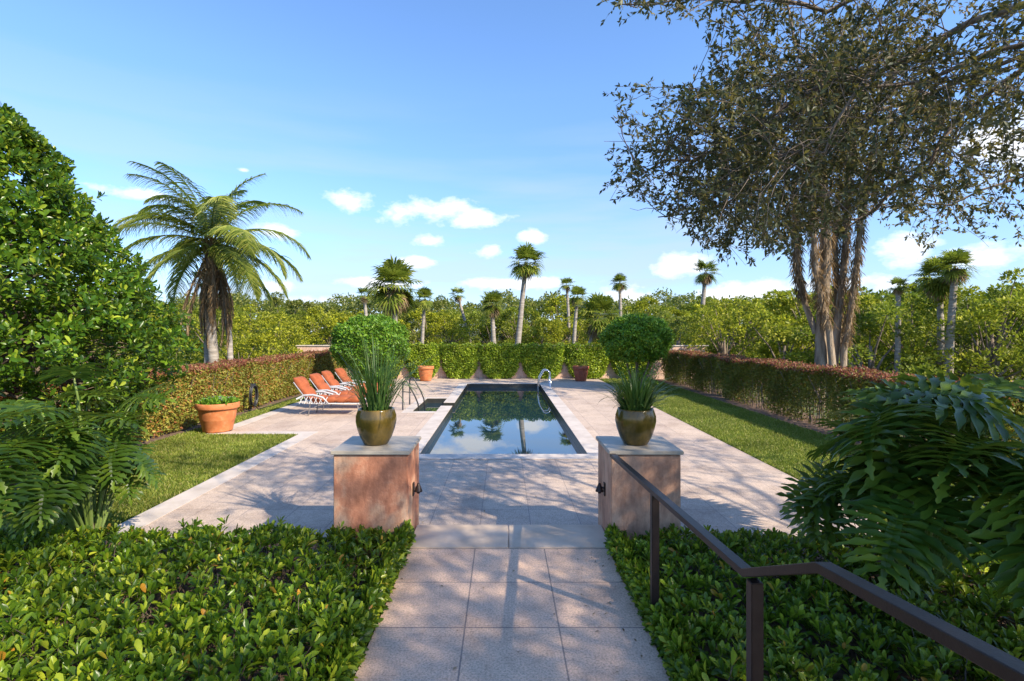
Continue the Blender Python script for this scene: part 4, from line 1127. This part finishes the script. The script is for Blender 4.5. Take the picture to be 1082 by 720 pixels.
def thicket_tree(x, y, v, mi, s, label, group):
    key = (v, mi)
    if key not in variants:
        a_, b_, c_ = tm[v]; a_ = a_.copy(); a_.materials.append(woods[mi]); 
        if not b_.materials: b_.materials.append(m_bark); c_.materials.append(m_bark)
        variants[key] = (a_, b_, c_)
    a_, b_, c_ = variants[key]
    e = empty('thicket_tree', (x, y, -.25), label, 'tree', group, rz=r.uniform(0, 6.28))
    e.scale = (s * r.uniform(.95, 1.2), s * r.uniform(.95, 1.2), s)
    link('crown', a_, None, e); link('trunk', b_, None, e); link('branch', c_, None, e)
names = ['bright yellow green bushy tree in the thicket beyond the garden', 'mid green leafy tree in the thicket beyond the garden', 'dull olive tree in the thicket beyond the garden']
gr = ['yellow green trees of the thicket', 'mid green trees of the thicket', 'olive trees of the thicket']
def put(x, y, v, s, p):
    mi = r.choice(3, p=p); thicket_tree(x, y, v, mi, s, names[mi], gr[mi])
for x in np.arange(-34, 36, 2.3):      # behind the wall
    if True: put(x + r.normal(0, .5), 37.5 + r.normal(0, 1.0), r.choice([2, 4, 5]), r.uniform(.9, 1.15), [.6, .3, .1])
for x in np.arange(-44, 46, 2.9): put(x + r.normal(0, .6), 42 + r.normal(0, 1.2), r.integers(0, 4), r.uniform(.85, 1.05), [.4, .35, .25])
for x in np.arange(-54, 56, 3.1): put(x + r.normal(0, .8), 48 + r.normal(0, 1.5), r.integers(0, 4), r.uniform(.95, 1.2), [.2, .4, .4])
for x in (-11, -12.5, -14.5, -16.5, -19): put(x, 22.5 + r.normal(0, 2), 4, r.uniform(.8, 1.), [.6, .4, 0])
for x, y in ((-10.3, 14.5), (-12.2, 17), (-9.6, 19), (-13.5, 13.5), (-10.2, 22.5), (-15, 19)): put(x, y, r.choice([4, 5]), r.uniform(.72, .85), [.5, .4, .1])
for x, y in ((12.5, 17.8), (14.8, 18.8), (17.2, 19), (13.2, 22), (11.2, 20.8), (9.8, 23), (16, 23.5), (19.5, 20), (20, 24), (8.8, 26.5), (12, 26.5), (15.5, 16.6), (18.6, 16.0)): put(x, y, r.choice([2, 4, 5]), r.uniform(.95, 1.15), [.65, .3, .05])
for x, y in ((22, 22), (25, 25), (21, 27), (16.5, 28), (28, 29)): put(x, y, r.integers(0, 4), 1.1, [.2, .5, .3])
# far wood that reads as one mass
def far_wood():
    L_ = Leaves(0); rr = np.random.default_rng(55)
    for row, (y, h) in enumerate(((57, 5.2), (66, 6.0))):
        n = 42000; X = rr.uniform(-85, 85, n); hh = h * (1 + .10 * np.sin(X * .35 + row) + .08 * np.sin(X * .93 + 2) + .05 * np.sin(X * 2.6))
        Z = hh * (1 - np.abs(rr.normal(0, .22, n))); P = np.stack([X, y + rr.normal(0, 1.5, n) - np.sin(X * 1.3), Z - .2], 1)
        L_.add(P, rdir(n, .2), rdir(n), rr.uniform(.25, .5, n), .2)
    return link('far_wood', L_.mesh(), woods[2])
tag(far_wood(), 'distant low wood forming the skyline behind the thicket', 'woodland', kind='stuff')
# a few dry leaves and bits blown onto the path and deck
L_ = Leaves(0); rr = np.random.default_rng(70); n = 46
X = np.where(rr.random(n) < .5, rr.normal(.72, .12, n), rr.normal(-.1, .5, n)); X = np.clip(X, -.8, .9); Y = rr.uniform(2.6, 4.4, n)
L_.add(np.stack([X, Y, np.full(n, .008)], 1), rdir(n) * [1, 1, .12], np.tile([0, 0, 1.], (n, 1)), rr.uniform(.015, .045, n), rr.uniform(.006, .016, n))
m = 60; X = rr.uniform(-3.8, 4, m); Y = rr.uniform(5.4, 8.4, m)
L_.add(np.stack([X, Y, np.full(m, DECK + .018)], 1), rdir(m) * [1, 1, .12], np.tile([0, 0, 1.], (m, 1)), rr.uniform(.02, .05, m), rr.uniform(.01, .02, m))
tag(link('leaf_litter', L_.mesh(), m_dead), 'scattered small dry leaves lying on the path and deck', 'fallen leaves', kind='stuff')
# small fittings belong to the piece that carries them
for o in list(COL.objects):
    k = o.name.split('.')[0]
    host = {'escutcheon': 'rail', 'lamp_tube': 'lamp_shade', 'dead_vine': 'trunk', 'boot_fibre': 'trunk', 'hose_tail': 'coil'}.get(k)
    if host and o.parent:
        c = [x for x in o.parent.children if x.name.split('.')[0] == host]
        if c: o.parent = min(c, key=lambda x: len(x.children))
